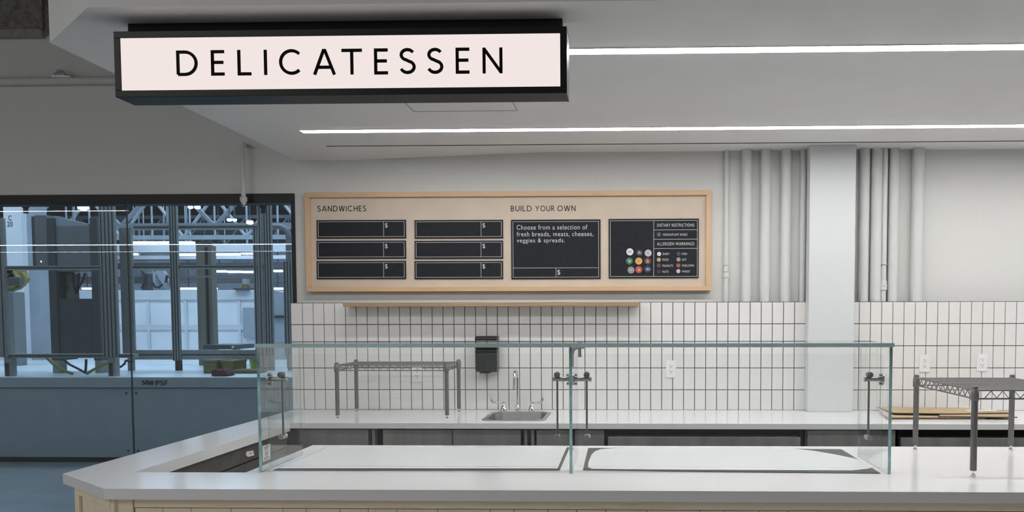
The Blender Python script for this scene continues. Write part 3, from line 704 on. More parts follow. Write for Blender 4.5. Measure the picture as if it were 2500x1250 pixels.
# ------------------------------------------------------------------ wire racks
def rack(fl_, rl_, fr_, top_v, lab, solid, nw):
    """fl_, rl_, fr_: foot points front-left, rear-left, front-right"""
    x0, x1, y0, y1 = fl_.x, fr_.x, fl_.y, rl_.y
    hz = Z_(top_v, y0, 1500)
    o = thing('wire_rack', lab, 'rack', ((x0+x1)/2, (y0+y1)/2, ZC), 'grey wire riser racks on the counters')
    zsf = hz-.014
    for px, py in ((x0, y0), (x1, y0), (x0, y1), (x1, y1)):
        k = MB(); k.cyl((px, py, ZC+.026), (px, py, hz-.002), .0127, 16); k.lathe([(.0127, 0), (.0115, .004), (.006, .006)], (px, py, hz-.002), 16)
        for i in range(8): zz_ = ZC+.06+i*(hz-ZC-.1)/8; k.lathe([(.0128, -.0008), (.0124, 0), (.0128, .0008)], (px, py, zz_), 16)
        po = k.build('post', 'post', o, smooth=True)
        k = MB(); k.lathe([(.0145, 0), (.0165, .004), (.0165, .026), (.0148, .046), (.0132, .048)], (px, py, hz-.056), 16); k.build('corner_collar', 'wire', po, smooth=True)
        k = MB(); k.lathe([(.009, .0003), (.0105, .004), (.009, .011), (.005, .014), (.005, .026)], (px, py, ZC), 12); k.build('leveling_foot', 'chrome', po, smooth=True)
    zt, zl = zsf, zsf-.034
    for (ax, ay, bx, by) in ((x0, y0, x1, y0), (x0, y1, x1, y1), (x0, y0, x0, y1), (x1, y0, x1, y1)):
        k = MB(); A_ = Vector((ax, ay, 0)); B_ = Vector((bx, by, 0)); d = (B_-A_).normalized(); Ln = (B_-A_).length
        a_ = A_+d*.012; b2 = B_-d*.012
        k.cyl((a_.x, a_.y, zt), (b2.x, b2.y, zt), .0034, 8); k.cyl((a_.x, a_.y, zl), (b2.x, b2.y, zl), .0034, 8)
        n = max(4, int((Ln-.08)/.046)); zg = []
        for i in range(n*2+1):
            t_ = .04+(Ln-.08)*i/(n*2); q_ = A_+d*t_; zg.append((q_.x, q_.y, zt-.003 if i % 2 else zl+.003))
        k.tube(zg, .0022, 6); k.build('truss_edge', 'wire', o, smooth=True)
    k = MB()
    n = nw
    for i in range(n):
        xx = x0+.01+(x1-x0-.02)*i/(n-1); k.cyl((xx, y0, zt+.002), (xx, y1, zt+.002), .0016, 5)
    for f_ in (.25, .5, .75):
        yy = y0+(y1-y0)*f_; k.cyl((x0, yy, zt-.001), (x1, yy, zt-.001), .0028, 6)
    k.build('wire_deck', 'wire', o)
rack(zp_(824.5, 1023), zp_(867.5, 1006.5), zp_(1092.5, 1023), 886, 'grey wire rack standing on the back counter left of the sink', False, 30)
f1 = zp_(2388, 1164); r1 = zp_(2272, 1099.5); r2 = zp_(2491, 1102)
rack(Vector((f1.x-.02, f1.y, ZC)), Vector((f1.x, r1.y, ZC)), Vector((f1.x-.02+.455, f1.y, ZC)), 944, 'larger grey wire rack standing on the front counter right of the glass guard', True, 26)

# ------------------------------------------------------------------ base cabinets under the back counter
YCF = YB+.03; ZB = ZC-TB
def uX(u): return X_(u, YCF, 1065)
def carc(k, x0, x1, yb=YT-.02, low=False): k.box(x0, x1, YCF+.022, yb, .1, ZC-.2 if low else ZB-.001); k.box(x0+.02, x1-.02, YCF+.06, yb, 0, .1); return k
def cabinet(u0, u1, doors, lab, mt='steel', low=False):
    x0, x1 = uX(u0), uX(u1); o = thing('base_cabinet', lab, 'cabinet', ((x0+x1)/2, YCF, 0), 'dark steel base cabinets under the back counter')
    carc(MB(), x0, x1, low=low).build('carcass', 'steel_d', o)
    for a0, a1_ in doors:
        k = MB(); k.box(uX(a0)+.002, uX(a1_)-.002, YCF, YCF+.0215, .11, ZB-.012); dr = k.build('door', mt, o, .0015)
        if u1-u0 < 60: continue
        xh = uX(a1_)-.05; k = MB(); k.tube([(xh, YCF, .62), (xh, YCF-.03, .62), (xh, YCF-.03, .5), (xh, YCF, .5)], .005, 8); k.build('handle', 'brushed', dr, smooth=True)
cabinet(722, 902, [(738, 900)], 'dark steel cabinet at the left corner under the back counter')
cabinet(906, 918, [(907, 917)], 'narrow dark steel filler cabinet left of the twin door cabinet')
cabinet(921, 1274, [(934, 1104), (1104.8, 1272)], 'dark steel cabinet with twin doors under the wire rack and sink', low=True)
cabinet(1278, 1306, [(1279, 1288), (1296, 1305)], 'narrow dark steel filler unit right of the sink cabinet', low=True)
cabinet(1308, 1477, [(1309, 1476)], 'single door dark steel cabinet left of the wide refrigerator', low=True)
cabinet(1968, 2188, [(1971, 2187)], 'dark steel cabinet below the column between the two refrigerators')
def fridge(u0, u1, vgap, lab):
    x0, x1 = uX(u0), uX(u1); o = thing('undercounter_refrigerator', lab, 'refrigerator', ((x0+x1)/2, YCF, 0), 'undercounter refrigerators below the back counter')
    k = MB(); k.box(x0, x0+.012, YCF, YT-.02, .02, ZB-.001); k.box(x1-.012, x1, YCF, YT-.02, .02, ZB-.001); k.box(x0+.012, x1-.012, YCF+.09, YT-.02, .02, ZB-.001); k.box(x0+.012, x1-.012, YCF, YCF+.09, ZB-.014, ZB-.001); k.build('housing', 'black', o)
    zt = Z_(vgap, YCF-.02, (u0+u1)/2)
    k = MB(); k.box(x0+.014, x1-.018, YCF-.02, YCF+.08, zt-.062, zt); k.build('top_panel', 'steel', o, .002)
    n = 3; xs = [x0+.02+(x1-x0-.04)*i/n for i in range(n+1)]
    for i in range(n):
        k = MB(); k.box(xs[i]+.002, xs[i+1]-.002, YCF-.015, YCF+.02, .12, zt-.07); dr = k.build('door', 'steel', o, .003)
        k = MB(); k.box(xs[i]+.1, xs[i]+.16, YCF-.02, YCF-.015, zt-.082, zt-.072); k.build('latch', 'brushed', dr)
    k = MB(); k.box(x0+.01, x1-.01, YCF+.02, YT-.05, 0, .1); k.build('kickplate', 'black', o)
fridge(1479, 1960, 1067, 'wide steel undercounter refrigerator between the sink and the column')
fridge(2192, 2760, 1070, 'wide steel undercounter refrigerator behind the larger wire rack, right of the column')
# left return: drawers facing into the counter
XC = XL2-.022
lr = thing('drawer_cabinet', 'dark steel drawer cabinet under the narrow left counter', 'cabinet', (XC-.1, 3.8, 0))
k = MB(); k.box(XL1+.03, XC-.02, YG+.02, YB+.02, .02, ZC-.052); k.build('carcass', 'steel_d', lr)
k = MB(); k.box(XC-.02, XC, YG+.02, YCF-.03, ZC-.145, ZC-.052); k.build('top_rail', 'steel_d', lr, .0015)
yv = on_x(545, 1120, XC).y
for y0_, y1_, zs_ in ((YG+.03, yv-.003, ((.08, ZC-.15),)), (yv+.003, YCF-.04, ((.08, .4), (.405, .655), (.66, ZC-.15)))):
    for za, zb3 in zs_:
        k = MB(); k.box(XC-.019, XC, y0_, y1_, za, zb3-.004); dr = k.build('drawer' if za > .1 or y0_ > 3.3 else 'door', 'steel_d', lr, .0015)
        k = MB(); ym = (y0_+y1_)/2+.2; k.tube([(XC, ym-.07, zb3-.05), (XC+.025, ym-.07, zb3-.05), (XC+.025, ym+.07, zb3-.05), (XC, ym+.07, zb3-.05)], .004, 8); k.build('handle', 'brushed', dr, smooth=True)
q = on_x(610, 1107, XC+.002)
k = MB(); k.add([(XC+.002, q.y-.035, q.z+.017), (XC+.002, q.y+.038, q.z+.010), (XC+.006, q.y+.040, q.z-.018), (XC+.005, q.y-.03, q.z-.014), (XC+.0022, q.y-.045, q.z+.002)], [(0, 1, 2, 3, 4)])
tg = tag(k.build('paper_tag', 'paperm'), 'small white paper tag hanging on the dark drawer cabinet', 'tag')
sm = tg.modifiers.new('solid', 'SOLIDIFY'); sm.thickness = .0006
k = MB(); k.box(XC+.0052, XC+.0062, q.y-.005, q.y+.02, q.z-.006, q.z+.003); k.build('print', 'print', tg)
# small dark bracket at the inner corner of worktop
# ------------------------------------------------------------------ wooden counter front
wf = thing('counter_base', 'light maple panelled front of the deli counter below the white countertop', 'counter', (0, YF+.03, 0))
YFF = YF+.028; zt = ZC-TH
C1 = Vector((XL1+.035, P1[1]+.015, 0)); C2 = Vector((P2[0]+.012, YFF, 0)); dd = (C2-C1).normalized(); nn = Vector((dd.y, -dd.x, 0))
if nn.y > 0: nn = -nn
zr = Z_(1240.5, YFF, 700)
k = MB(); k.box(C2.x+.085, 5.15, YFF, YFF+.02, zr, zt-.004); k.build('top_rail', 'maple_x', wf, .001)
k = MB(); k.box(C2.x+.02, C2.x+.08, YFF, YFF+.03, .1, zt-.004); k.build('corner_post', 'maple', wf, .002)
pl_x = C2.x+.084; i = 0
k = MB(); x = pl_x
pw = [.108, .11, .155, .2, .09, .13]
while x < 5.1:
    w_ = pw[i % len(pw)]; k.box(x+.001, min(x+w_, 5.15)-.001, YFF+.006, YFF+.02, .1, zr-.0035); x += w_; i += 1
k.build('plank_panel', 'maple', wf, .001)
k = MB()
a0 = C1; 
def slab(p, q, off, th, z0, z1): # vertical slab between two xy points
    k_ = MB(); n_ = nn
    k_.prism([(p.x+n_.x*off, p.y+n_.y*off), (q.x+n_.x*off, q.y+n_.y*off), (q.x+n_.x*(off-th), q.y+n_.y*(off-th)), (p.x+n_.x*(off-th), p.y+n_.y*(off-th))], z0, z1); return k_
Ld = (C2-C1).length
slab(C1+dd*.055, C1+dd*(Ld-.02), -.012, .015, .1, zt-.012).build('corner_panel', 'maple', wf, .001)
slab(C1, C1+dd*.05, 0, .03, .1, zt-.004).build('corner_post', 'maple', wf, .002)
slab(C1+dd*.052, C1+dd*(Ld-.02), 0, .02, zt-.045, zt-.004).build('corner_rail', 'maple_x', wf, .001)
slab(C1+dd*(Ld-.03), C1+dd*(Ld+.018), 0, .03, .1, zt-.004).build('corner_post', 'maple', wf, .002)
k = MB(); k.box(XL1+.03, XL1+.05, C1.y+.03, YT-.02, .1, ZC-.052); k.build('side_panel', 'maple', wf)
k = MB(); k.box(C2.x+.05, 5.1, YFF+.06, YFF+.08, 0, .1); k.box(XL1+.06, XL1+.08, C1.y+.1, YT-.05, 0, .1); k.build('kickplate', 'black', wf)
k = MB(); k.box(XWL+.01, 5.15, YWL-.04, YWL-.02, 0, zt); k.box(XWL+.01, XWL+.03, YFF+.05, YWL-.041, 0, zt); k.build('staff_side_panel', 'steel_d', wf)

# ------------------------------------------------------------------ flattened cardboard on back counter
def sheet(poly, z, th, lab, flap=None):
    o = thing('flattened_cardboard_box', lab, 'cardboard box', (poly[0].x, poly[0].y, z), 'flattened cardboard boxes on the back counter')
    k = MB(); k.prism([(q.x, q.y) for q in poly], z+.0005, z+th); k.m = [0, 0]+[1]*(len(k.f)-2); k.build('cardboard_sheet', ['card', 'card_d'], o)
    return o
c1 = sheet([zp_(2165, 1024), zp_(2405, 1024), zp_(2400, 1010), zp_(2150, 1005)], ZC, .012, 'flattened brown cardboard box lying lowest on the back counter right of the column')
c2 = sheet([zp_(2290, 1023), zp_(2484, 1025.5), zp_(2440, 1009), zp_(2320, 1007)], ZC+.0125, .007, 'flattened brown cardboard box poking out to the right under the top one')
c3 = sheet([zp_(2180, 1018), zp_(2330, 1020), zp_(2470, 1017.5), zp_(2440, 1012.5), zp_(2345, 1005), zp_(2142, 1003)], ZC+.02, .008, 'topmost flattened brown cardboard box with a pale tape strip')
k = MB(); a0 = zp_(2365, 1013.5); a1_ = zp_(2440, 1014.5); k.box(a0.x, a1_.x, a0.y, a0.y+.05, ZC+.0282, ZC+.0288); k.build('tape_strip', 'paperm', c3)
k = MB(); p0 = zp_(2140, 1003); p1 = zp_(2165, 1022); p2 = zp_(2182, 1022.5)
k.add([(p0.x, p0.y, ZC+.024), (p1.x, p1.y, ZC+.002), (p2.x, p2.y, ZC+.021), (p2.x-.02, p2.y+.04, ZC+.03)], [(0, 1, 2), (0, 2, 3), (0, 3, 1), (1, 3, 2)]); k.build('folded_flap', 'board', c3)

# ================================================================== the hall behind the glass
YPF = on_z(150, 1125, .02).y                                             # platform front
ZP = Z_(921, YPF, 300); 
XR = X_(1000, YPF)                                                       # hidden behind wall
pf = thing('raised_platform', 'pale raised platform behind the glass stencilled 50# PSF along its edge', 'platform', (-4, YPF, 0))
xjp = X_(322, YPF, 1000)
zl = Z_(946, YPF, 300)
k = MB(); k.box(-16, XR, YPF+.03, YPF+9, .3, ZP); k.build('deck', 'ffloor', pf)
k = MB(); k.box(-16, XR, YPF-.012, YPF+.03, zl, ZP); k.build('edge_board', 'fledge', pf, .004)
for a0, a1_ in ((-16, X_(-300, YPF)), (X_(-300, YPF)+.006, xjp-.003), (xjp+.003, XR)):
    k = MB(); k.box(a0, a1_, YPF, YPF+.02, .06, zl-.012); pp = k.build('side_panel', 'fpanel', pf, .002)
    k = MB()
    for zz_ in (zl-.06, .13):
        for xx in (a0+.05, a1_-.05): k.cyl((xx, YPF-.004, zz_), (xx, YPF, zz_), .012, 8)
    k.build('rivet', 'groove', pp)
k = MB(); k.box(-16, XR, YPF+.06, YPF+.1, 0, .3); k.build('recessed_base', 'frame_black', pf)
x0, x1, z0, z1 = rect_px(379+3, 928, 409, 941.5, YPF-.013)
k = MB(); a_, b2, zz0, zz1 = rect_px(346, 928.5, 374, 940.5, YPF-.013); [write_on(k, '50#', a_+d_, b2+d_, zz0, zz1, YPF-.0135-d_*.01) for d_ in (0, .005, .01)]
a_, b2, zz0, zz1 = rect_px(380, 928.5, 409, 941, YPF-.013)
for d_ in (0, .004, .008): write_on(k, 'PSF', a_+d_, b2+d_, zz0, zz1, YPF-.0137-d_*.01)
k.build('lettering', 'stencil', pf)

# machine frames on the platform edge: grooved aluminium posts and rails
def gpost(k, x0, x1, y, z0, z1, n, d=.035):
    k.box(x0, x1, y, y+d, z0, z1, 0)
    for i in range(n):
        xx = x0+(x1-x0)*(i+.5)/n; k.box(xx-.006, xx+.006, y-.002, y+.004, z0, z1, 1)
def grail(k, x0, x1, y, z0, z1, n=1, d=.09):
    k.box(x0, x1, y, y+d, z0, z1, 0)
    for i in range(n): zz_ = z0+(z1-z0)*(i+.5)/n; k.box(x0, x1, y-.002, y+.004, zz_-.007, zz_+.007, 1)
YA = YPF+.14
def PX(u, Y=None): return X_(u, Y or YA, 750)
def PZ(v, Y=None): return Z_(v, Y or YA, 300)
fr1 = thing('machine_frame', 'grooved aluminium machine frame around the grey control cabinet, left part of the window', 'machine frame', (PX(130), YA, ZP), 'aluminium machine frames behind the glass')
for u0, u1, v0, n in ((-40, 15, 531, 3), (248, 285, 480, 4)):
    k = MB(); gpost(k, PX(u0), PX(u1), YA, PZ(872), PZ(v0), n); po = k.build('post', ['alu', 'groove'], fr1)
    k = MB(); uc = (u0+u1)/2 if u0 > 0 else 12; k.box(PX(uc-9), PX(uc+9), YA+.01, YA+.08, ZP, PZ(872)); po2 = k.build('foot', ['alu'], po)
    k = MB(); k.box(PX(uc-6), PX(uc+2), YA+.004, YA+.012, ZP+.002, PZ(886)); k.build('foot_label', 'rust', po2)
for v0, v1 in ((648, 658), (864, 874)):
    k = MB(); grail(k, PX(15), PX(248), YA+.01, PZ(v1), PZ(v0)); k.build('rail', ['alu', 'groove'], fr1)
k = MB(); grail(k, PX(285), PX(320), YA+.01, PZ(874), PZ(864)); k.build('rail', ['alu', 'groove'], fr1)
fr2 = thing('machine_frame', 'grooved aluminium machine frame of several posts and rails, right part of the window', 'machine frame', (PX(500), YA+.6, ZP), 'aluminium machine frames behind the glass')
YA2 = YPF+1.0
zf2 = ZP
for u0, u1, v0, n in ((296, 325, 556, 0), (417.5, 437, 480, 3), (621, 629, 556, 1), (632, 643, 480, 1), (646, 666, 480, 3), (693, 714, 640, 3)):
    k = MB(); zz0 = ZP if u0 == 417.5 else PZ(868, YA2)
    (gpost(k, PX(u0, YA2), PX(u1, YA2), YA2, zz0+.12 if u0 == 417.5 else zz0, PZ(v0, YA2), n) if n else k.box(PX(u0, YA2), PX(u1, YA2), YA2, YA2+.035, zz0, PZ(v0, YA2)))
    po = k.build('post', ['alu', 'groove'], fr2)
    k = MB(); um = (u0+u1)/2; k.box(PX(um-6, YA2), PX(um+6, YA2), YA2+.02, YA2+.07, ZP, zz0+.12); k.build('foot', 'rust' if u0 == 417.5 else 'alu', po)
for u0, u1, v0, v1, n in ((320, 645, 548, 558, 1), (322, 645, 647, 657, 1), (320, 632, 855, 878, 1), (434, 640, 673, 677, 0)):
    k = MB(); grail(k, PX(u0, YA2), PX(u1, YA2), YA2+.092 if v0 == 548 else YA2-.0005+.02, PZ(v1, YA2), PZ(v0, YA2), n, .05); k.build('rail', ['alu', 'groove'], fr2)
# control cabinet
YK = YA+.5
ck = thing('control_cabinet', 'big dark grey control cabinet with cables behind the glass on the left', 'machine', (PX(180, YK), YK, ZP))
def kb(name, mt, u0, u1, v0, v1, dy=0, dep=.4, par=ck, Y=None, bev=.004):
    Y = (Y or YK)+dy; k = MB(); k.box(PX(u0, Y), PX(u1, Y), Y, Y+dep, max(ZP, PZ(v1, Y)), PZ(v0, Y)); return k.build(name, mt, par, bev)
kb('upper_housing', 'cab', 140, 225, 551, 662)
kb('side_panel', 'cab', 91, 121, 524, 650)
kb('panel_edge', 'cab_d', 84, 91, 527, 650, .02)
for u0, u1 in ((121, 140), (225, 243)):
    p_ = kb('upright', 'cab_d', u0, u1, 531, 880, -.02, .3)
    f_ = kb('foot', 'alu', u0+2, u1, 880, 917, -.02, .12)
kb('lower_housing', 'cab_d', 140, 225, 729, 868)
k = MB(); k.add([(PX(140, YK), YK, PZ(551, YK)), (PX(140, YK), YK, PZ(526, YK)), (PX(220, YK), YK, PZ(546, YK)), (PX(220, YK), YK, PZ(551, YK)),
                 (PX(140, YK), YK+.05, PZ(551, YK)), (PX(140, YK), YK+.05, PZ(526, YK)), (PX(220, YK), YK+.05, PZ(546, YK)), (PX(220, YK), YK+.05, PZ(551, YK))],
                [(0, 1, 2, 3), (7, 6, 5, 4), (0, 4, 5, 1), (1, 5, 6, 2), (2, 6, 7, 3), (3, 7, 4, 0)]); k.build('sloped_cover', 'fgrey', ck)
kb('centre_post', 'brown', 161, 180, 668, 729, .1, .1)
kb('display_light', 'flamp', 103, 105.5, 636, 639.5, -.003, .002, bev=0)
for i, (u0, u1, u2, v2) in enumerate(((143, 146, 160, 700), (152, 154, 162, 702), (182, 181, 177, 705), (196, 195, 180, 712), (211, 205, 181, 716))):
    Y = YK+.05; k = MB()
    pts = [Vector((PX(u0, Y), Y, PZ(666, Y))), Vector((PX(u1, Y), Y, PZ(684, Y))), Vector((PX((u1+u2)/2+ (-2 if u0 < 165 else 4), Y), Y, PZ(696, Y))), Vector((PX(u2, Y), Y+.04, PZ(v2, Y)))]
    k.tube(pts, .011, 8); k.build('cable', 'cable', ck, smooth=True)
# cables hanging below the rail
for i, (pp, mt, lab) in enumerate((([(108, 872), (125, 888), (150, 905), (172, 917)], 'yellow', 'yellow black cable sloping down to the platform below the grey cabinet'),
                       ([(150, 877), (165, 890), (185, 900), (203, 910)], 'cable', 'black cable loop below the grey cabinet'),
                       ([(206, 877), (205, 893), (203, 914)], 'cable', 'straight black cable down to the yellow junction below the cabinet'),
                       ([(206, 914), (222, 903), (245, 893), (262, 885)], 'yellow', 'yellow black cable rising right from the junction to the frame foot'),
                       ([(272, 889), (290, 896), (300, 888), (303, 880), (320, 884)], 'cable', 'thin black cable looped beside the frame foot near the pane joint'))):
    Y = YA+.2; k = MB(); k.tube([Vector((PX(u, Y), Y+.0, max(ZP+.012, Z_(v, Y, 200)))) for u, v in pp], .016 if mt == 'yellow' else .013, 8); tag(k.build('floor_cable', mt, smooth=True), lab, 'cable', 'cables on the platform')
# robot
YR = YPF+2.2
rb = thing('yellow_robot', 'yellow robot arm with cable loop behind the glass at the far left', 'robot', (PX(36, YR), YR, ZP))
def qx(u, v, Y): p = on_y(u, v, Y); return p
k = MB(); 
for u, v, rr in ((38, 672, .09), (33, 690, .08), (46, 680, .07), (40, 662, .06)):
    p = qx(u, v, YR); k.cyl((p.x, p.y-.12, p.z), (p.x, p.y+.12, p.z), rr, 14)
p = qx(38, 676, YR); k.box(p.x-.09, p.x+.09, YR-.08, YR+.08, p.z-.12, p.z+.1); k.build('body', 'yellow', rb, .01, True)
k = MB(); p = qx(36, 686, YR-.13); k.box(p.x-.08, p.x+.08, p.y-.02, p.y+.04, p.z-.06, p.z+.05); k.build('motor', 'cab_d', rb, .01)
k = MB(); k.tube([qx(24, 708, YR), qx(36, 706, YR), qx(50, 702, YR), qx(59, 690, YR), qx(60, 676, YR), qx(54, 666, YR)], .026, 8); k.build('cable_loop', 'yellow', rb, smooth=True)
k = MB(); p = qx(23, 715, YR); k.tube([(p.x, YR, ZP), (p.x, YR, p.z), qx(24, 690, YR), qx(30, 672, YR)], [.08, .06, .05, .05], 12); k.build('arm', 'yellow', rb, smooth=True)
k = MB(); k.box(PX(18, YPF+1.9), PX(33, YPF+1.9), YPF+1.9, YPF+2.1, ZP, Z_(712, YPF+1.9, 25)); k.build('pedestal', 'cab', rb, .01)
# white column with stencil
YC = YPF+3.2
wc = thing('white_column', 'white hall column stencilled C 20 behind the glass at the far left', 'column', (PX(40, YC), YC, ZP))
k = MB(); k.box(PX(17, YC), PX(60, YC), YC, YC+.4, ZP, 5); k.build('shaft', 'fwhite', wc)
k = MB(); k.box(PX(60, YC), PX(85, YC), YC+.1, YC+.3, ZP, 5); k.build('side_duct', 'fgrey', wc)
k = MB(); x0, x1, z0, z1 = rect_px(21, 526, 29, 538, YC); write_on(k, 'C', x0, x1, z0, z1, YC-.004); x0, x1, z0, z1 = rect_px(18, 541, 31, 553, YC); write_on(k, '20', x0, x1, z0, z1, YC-.004); k.build('lettering', 'stencil', wc)
# long white enclosure
YE = YPF+4.3
en = thing('white_enclosure', 'long low white machine enclosure across the hall behind the frames', 'machine', (PX(300, YE), YE, ZP))
k = MB(); k.box(-16, PX(632, YE), YE, YE+.3, ZP, PZ(733, YE)); k.build('panel', 'fwhite', en)
k = MB(); k.box(-16, PX(632, YE), YE-.03, YE+.5, PZ(733, YE), PZ(709, YE)); k.build('top_band', 'fpale', en, .01)
k = MB(); k.box(-16, PX(632, YE), YE-.02, YE, PZ(806, YE), PZ(792, YE)); k.build('band', 'fpale', en, .005)
for u in (86, 363, 455, 585):
    k = MB(); k.box(PX(u-3, YE), PX(u+3, YE), YE-.024, YE-.0205, ZP, PZ(735, YE)); k.build('seam_post', 'fpale', en)
k = MB(); k.box(PX(596, YE), PX(632, YE), YE-.05, YE-.03, ZP+.3, PZ(752, YE)); k.build('grey_door', 'fgrey', en)
YE2 = YPF+3.4
e2 = thing('grey_enclosure', 'grey blue machine housing with sloped top beside the right-hand posts', 'machine', (PX(680, YE2), YE2, ZP))
k = MB(); k.prism([(PX(664, YE2), ZP), (PX(720, YE2), ZP), (PX(720, YE2), PZ(722, YE2)), (PX(664, YE2), PZ(708, YE2))], YE2, YE2+.6, ax='y'); k.build('housing', 'fgrey', e2)
k = MB(); k.box(PX(668, YE2), PX(694, YE2), YE2-.03, YE2, PZ(777, YE2), PZ(771, YE2)); k.build('handle_bar', 'groove', e2)
# brown column
k = MB(); gx0, gx1 = PX(482, YPF+2.), PX(519, YPF+2.); Yc = YPF+2.
k.box(gx0, gx1, Yc, Yc+.12, ZP, PZ(600, Yc)); gm = gx0+(gx1-gx0)*.62; k.box(gx0+(gx1-gx0)*.33, gm, Yc-.06, Yc, ZP, PZ(604, Yc)); k.box(gm, gm+.03, Yc-.012, Yc, ZP, PZ(604, Yc), 1)
cl = thing('steel_stand', 'brownish steel stand column with fittings on top, middle of the right window pane', 'column', ((gx0+gx1)/2, Yc, ZP)); k.build('shaft', ['brown', 'groove'], cl)
k = MB()
for i in range(6): xx = gx0+(gx1-gx0)*(.1+.15*i); k.cyl((xx, Yc+.03, PZ(600, Yc)), (xx, Yc+.03, PZ(600-4-5*(i % 3), Yc)), .03, 8)
k.build('top_fitting', 'cab_d', cl)
# things on the platform
YX = on_z(530, 912, ZP).y
def pbox(name, mt, u0, u1, v0, v1, Y, dep, lab, cat, grp=None):
    z1_ = Z_(v0, Y, (u0+u1)/2); bx = thing(name, lab, cat, (X_((u0+u1)/2, Y), Y, ZP), grp)
    k = MB(); x0_, x1_ = X_(u0, Y), X_(u1, Y); k.box(x0_, x1_, Y, Y+dep, ZP+.001, z1_-.03); k.build('box_body', mt, bx, .006)
    k = MB(); k.box(x0_-.006, x1_+.006, Y-.006, Y+dep+.006, z1_-.03, z1_); k.build('lid', mt, bx, .006)
pbox('yellow_crate', 'olive', 493, 524, 879, 913, YX, .3, 'dull yellow crate left behind the red bag on the platform', 'crate', 'yellow crates on the platform')
pbox('yellow_crate', 'olive', 536, 567, 880, 912, YX+.06, .3, 'dull yellow crate right behind the red bag on the platform', 'crate', 'yellow crates on the platform')
pbox('yellow_beam_box', 'olive', 569, 628, 902.5, 913, YX, .2, 'long low dull yellow box on the platform beside the glass guard', 'box')
p0, p1 = on_z(515, 919, ZP), on_z(556, 919, ZP); Yb = p0.y
k = MB(); za = ZP+.002; zb3 = Z_(901.5, Yb, 535); W_ = p1.x-p0.x
prof = [(0, 0), (W_, .0), (W_*.98, (zb3-za)*.35), (W_*.72, (zb3-za)*.96), (W_*.5, (zb3-za)*.88), (W_*.25, (zb3-za)), (W_*.03, (zb3-za)*.92)]
k.prism([(p0.x+a_, za+c_) for a_, c_ in prof], Yb, Yb+.16, ax='y'); bg = thing('red_bag', 'dark red cloth bag on the platform edge', 'bag', (p0.x, Yb, ZP)); k.build('bag_body', 'red', bg, .02, seg=3)
k = MB(); k.tube([(p0.x+W_*.25, Yb+.08, zb3-.005), (p0.x+W_*.4, Yb+.08, zb3+.02), (p0.x+W_*.55, Yb+.08, zb3-.01)], .006, 6); k.build('strap', 'red', bg)
Yt = YPF+1.5
tb = thing('work_bench', 'low dark bench with a white label behind the lower rail', 'bench', (X_(540, Yt), Yt, ZP))
k = MB(); k.box(X_(494, Yt), X_(572, Yt), Yt, Yt+.5, Z_(853, Yt, 530), Z_(842, Yt, 530)); k.build('bench_top', 'cab_d', tb, .004)
for u in (497, 569):
    k = MB(); xx = X_(u, Yt); k.box(xx-.03, xx+.03, Yt+.03, Yt+.1, ZP, Z_(853, Yt, 530)); k.build('leg', 'alu', tb)
k = MB(); k.box(X_(564, Yt), X_(570, Yt), Yt-.002, Yt, Z_(850, Yt, 530), Z_(844, Yt, 530)); k.build('paper_label', 'paperm', tb)
# yellow hi-vis lamp
Yv = YPF+1.2; p = on_y(640, 880, Yv)
vz = thing('yellow_bucket', 'bright yellow green bucket on the platform seen through the left end of the glass guard', 'bucket', (p.x, Yv, ZP))
k = MB(); hh = Z_(868, Yv, 640)-ZP; k.lathe([(.13, .002), (.15, hh*.9), (.158, hh*.92), (.158, hh)], (p.x, Yv, ZP), 18); k.build('bucket_shell', mat('lime', (.42, .55, .06), .5, noise=.1, scale=20), vz, smooth=True)
k = MB(); k.tube([(p.x-.155+.31*i/10, Yv, ZP+hh+.10*math.sin(PI*i/10)) for i in range(11)], .006, 6); k.build('handle', 'cable', vz)
# bent duct pipe on the right
Yq = YPF+1.6
k = MB(); pts = [on_y(668, 553, Yq), on_y(684, 553, Yq), on_y(694, 557, Yq), on_y(702, 566, Yq), on_y(705, 580, Yq), on_y(705, 640, Yq), on_y(705, 760, Yq)]
pts[-1].z = ZP+.001
k.tube(pts, .036, 12); tag(k.build('bent_pipe', 'cab', smooth=True), 'dark bent pipe curving down behind the right edge of the window', 'pipe')
# robot tool / hose machinery above the enclosure
YH = YE-.1
hm = thing('welding_fixture', 'slanted grey machine arm with hoses standing on the white enclosure', 'machine', (PX(380, YH), YE+.1, PZ(709, YH)))
zt = PZ(709, YE)+.001
k = MB(); xa, xb2 = PX(383, YE), PX(412, YE); k.prism([(xa-.09, PZ(660, YE)), (xa+.05, PZ(660, YE)), (xb2+.02, zt), (xb2-.1, zt)], YE+.1, YE+.2, ax='y'); k.build('slanted_arm', 'fgrey', hm)
k = MB(); k.box(PX(337, YE), PX(352, YE), YE+.1, YE+.3, zt, PZ(664, YE)); k.build('tool_body', 'cab_d', hm, .02)
k = MB(); k.box(PX(366, YE), PX(373, YE), YE+.1, YE+.2, zt, PZ(660, YE)); k.build('upright', 'fgrey', hm)
for pp in ([(345, 662), (356, 672), (354, 690), (346, 704)], [(372, 690), (378, 700), (388, 702), (396, 694)], [(405, 690), (408, 672), (416, 680), (418, 700)]):
    k = MB(); k.tube([on_y(u, v, YE+.05) for u, v in pp], .02, 8); k.build('hose', 'cable', hm, smooth=True)
hs = thing('beacon_stand', 'small dark stand with a yellow beacon on the white enclosure', 'lamp', (PX(600, YE), YE+.1, zt))
k = MB(); k.box(PX(578, YE), PX(614, YE), YE-.1, YE+.2, zt, zt+.03); k.build('stand_plate', 'cab_d', hs); k = MB(); xx = PX(601, YE); k.lathe([(.06, 0), (.055, .06), (.03, .08)], (xx, YE, zt+.03), 12); k.build('beacon', 'olive', hs, smooth=True)
